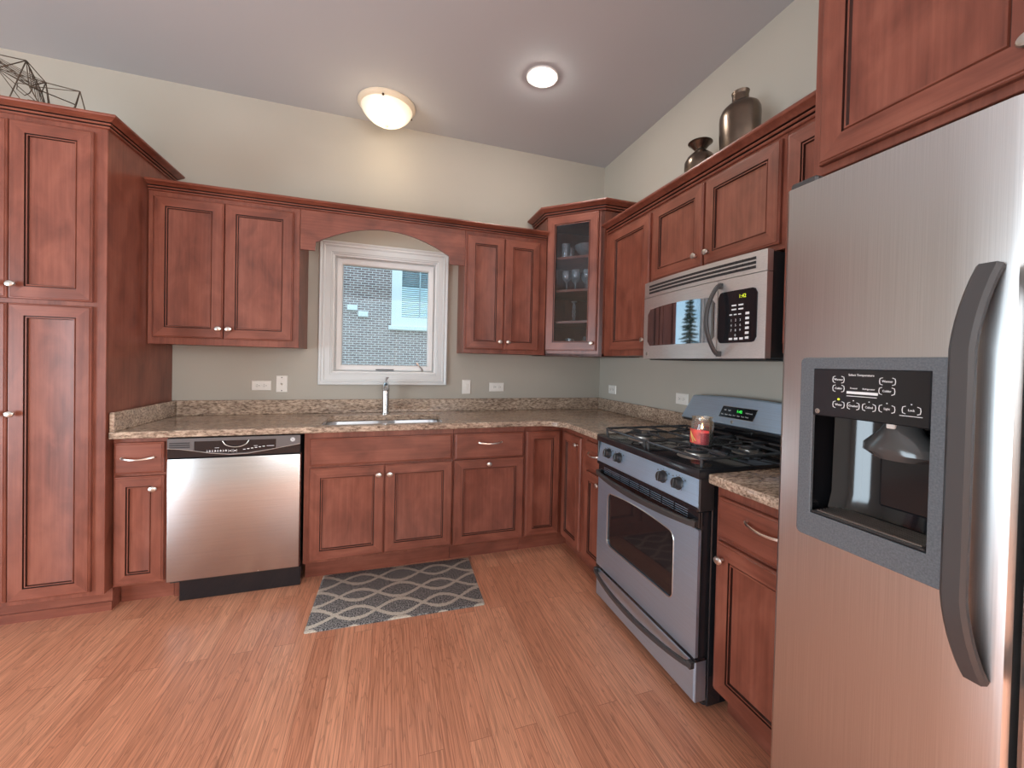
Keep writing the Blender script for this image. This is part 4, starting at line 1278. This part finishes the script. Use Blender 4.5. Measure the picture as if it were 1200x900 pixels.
g0 = put('goblet', 'crystal goblet on the middle shelf of the glass-door cabinet', GOB, .135, .09, SH[1], CRYSTAL, group='crystal goblets on the middle shelf')
for a, dpt in ((.215, .075), (.300, .09), (.175, .17), (.262, .165), (.335, .16)):
    o = g0.copy(); COL.objects.link(o); x, y = at_face(a, dpt); o.location = (x, y, SH[1] + .0005)
put('cut_glass_bowl', 'wide cut glass bowl on the top shelf of the corner cabinet', [(.045, 0), (.047, .006), (.038, .012), (.060, .030), (.088, .062), (.100, .092), (.096, .092), (.083, .064), (.055, .034), (.004, .02)], .285, .13, SH[2], CRYSTAL, 28, cat='bowl')
t_ = put('glass_tumbler', 'cut glass tumbler beside the bowl on the top shelf', [(.028, 0), (.030, .004), (.034, .11), (.032, .11), (.028, .008), (.004, .006)], .125, .085, SH[2], CRYSTAL, group='tumblers on the top shelf')
o = t_.copy(); COL.objects.link(o); x, y = at_face(.120, .20); o.location = (x, y, SH[2] + .0005)
put('glass_candlestick', 'tall clear glass candlestick alone on the shelf below the goblets', [(.034, 0), (.035, .005), (.012, .014), (.009, .03), (.016, .045), (.009, .060), (.017, .078), (.009, .096), (.016, .112), (.010, .126), (.010, .140), (.026, .152), (.027, .156), (.010, .150)], .190, .12, SH[0], CRYSTAL, 20, cat='candlestick')
put('glass_decanter', 'small clear glass decanter with a stopper on the cabinet floor', [(.030, 0), (.033, .006), (.033, .06), (.024, .078), (.009, .092), (.009, .108), (.014, .112), (.013, .125), (.006, .134), (.002, .136)], .275, .14, 1.376, CRYSTAL, 20, cat='decanter')
put('dark_jar', 'small dark jar on the cabinet floor beside the decanter', [(.028, 0), (.030, .004), (.030, .062), (.026, .068), (.026, .074), (.004, .075)], .335, .12, 1.376, BLACKG, 20, cat='jar')
x, y = at_face(.150, .07)
o = B().box(-.055, .055, -.030, .030, 0, .062, .004).box(-.018, .018, -.026, .026, .062, .072, .004).out('cream_box', CARD, None, (x, y, 1.3755), -PI / 4); tag(o, 'small cream box on the floor of the corner cabinet', 'box')
x, y = at_face(.125, .20)
o = put('glass_tumbler', 'plain clear tumbler behind the cream box on the cabinet floor', [(.032, 0), (.034, .004), (.038, .12), (.036, .12), (.031, .008), (.004, .006)], .135, .19, 1.376, CRYSTAL)

# ================================================================== OUTDOORS
o = B().box(-40, 30, .16, 60, -.75, -.55).out('lawn', GRASS); tag(o, 'green lawn outside the window', 'ground', kind='structure')
h = thing('neighbour_house', 'brown brick house with a white framed window seen through the sink window', 'house', (-3.9, 7.5, -.55))
B().poly([(0, 0), (12, 0), (12, 6.6), (0, 6.6)], 0, 6, 'xz', [[(2.30, 2.76), (3.62, 2.76), (3.62, 4.69), (2.30, 4.69)]]).out('brick_wall', BRICK, h)
hw = B().poly([(2.18, 2.64), (3.74, 2.64), (3.74, 4.81), (2.18, 4.81)], -.06, .12, 'xz', [[(2.42, 2.91), (3.50, 2.91), (3.50, 4.58), (2.42, 4.58)]])
hw = hw.box(2.12, 3.80, -.12, .02, 2.58, 2.68, .01).out('window_frame', HWHITE, h)
B().box(2.42, 3.50, .06, .07, 2.91, 4.58).out('window_glass', TINT, hw)
b = B()
for k in range(33): b.box(2.42, 3.50, .12, .150, 2.92 + k * .05, 2.95 + k * .05)
b.box(2.84, 2.87, .02, .06, 2.91, 4.58)
b.out('blind', BLIND, hw)
for x, z in ((1.19, 3.00), (1.43, 2.86)): B().box(x, x + .22, -.10, .0, z, z + .13, .01).out('white_block', HWHITE, h)  # two small white blocks set on the brick face
b = B().poly([(-.4, 6.6), (12.4, 6.6), (6, 10)], -.4, 6.4, 'xz'); b.out('gable_roof', ROOF, h)


def spruce(label, x, y, hgt, rad, seed, grp):
    t = thing('spruce_tree', label, 'tree', (x, y, -.55), group=grp)
    B().cyl((0, 0, 0), (0, 0, hgt * .97), .11, .01, 8).out('trunk', BARK, t)
    rnd = random.Random(seed); b = B()
    nl = 34
    for k in range(nl):
        u = k / (nl - 1); z = hgt * (.10 + .88 * u); rr = rad * (1 - u) ** .9 + .05
        nb = int(17 - 8 * u)
        for i in range(nb):
            a = 2 * PI * (i + rnd.random() * .7) / nb; l = rr * (.75 + .4 * rnd.random()); dz = -.28 * l + .05
            d_ = Vector((math.cos(a), math.sin(a), 0)); s_ = Vector((-d_.y, d_.x, 0))
            p0 = Vector((0, 0, z)); p1 = p0 + d_ * l * .55 + Vector((0, 0, dz * .4)); p2 = p0 + d_ * l + Vector((0, 0, dz + .12 * l))
            wd = .16 * l + .05
            for ww in (1,):
                b.bar([p0, p0 + (p1 - p0) * .6, p1, p2], s_, [.04, wd * 1.1, wd, .02], [.03, .09, .07, .01], ch=.1)
    b.out('foliage', NEEDLE, t)
    return t


spruce('spruce tree standing outdoors, reflected in the microwave window', -10.2, 10.0, 5.5, 1.7, 5, None)
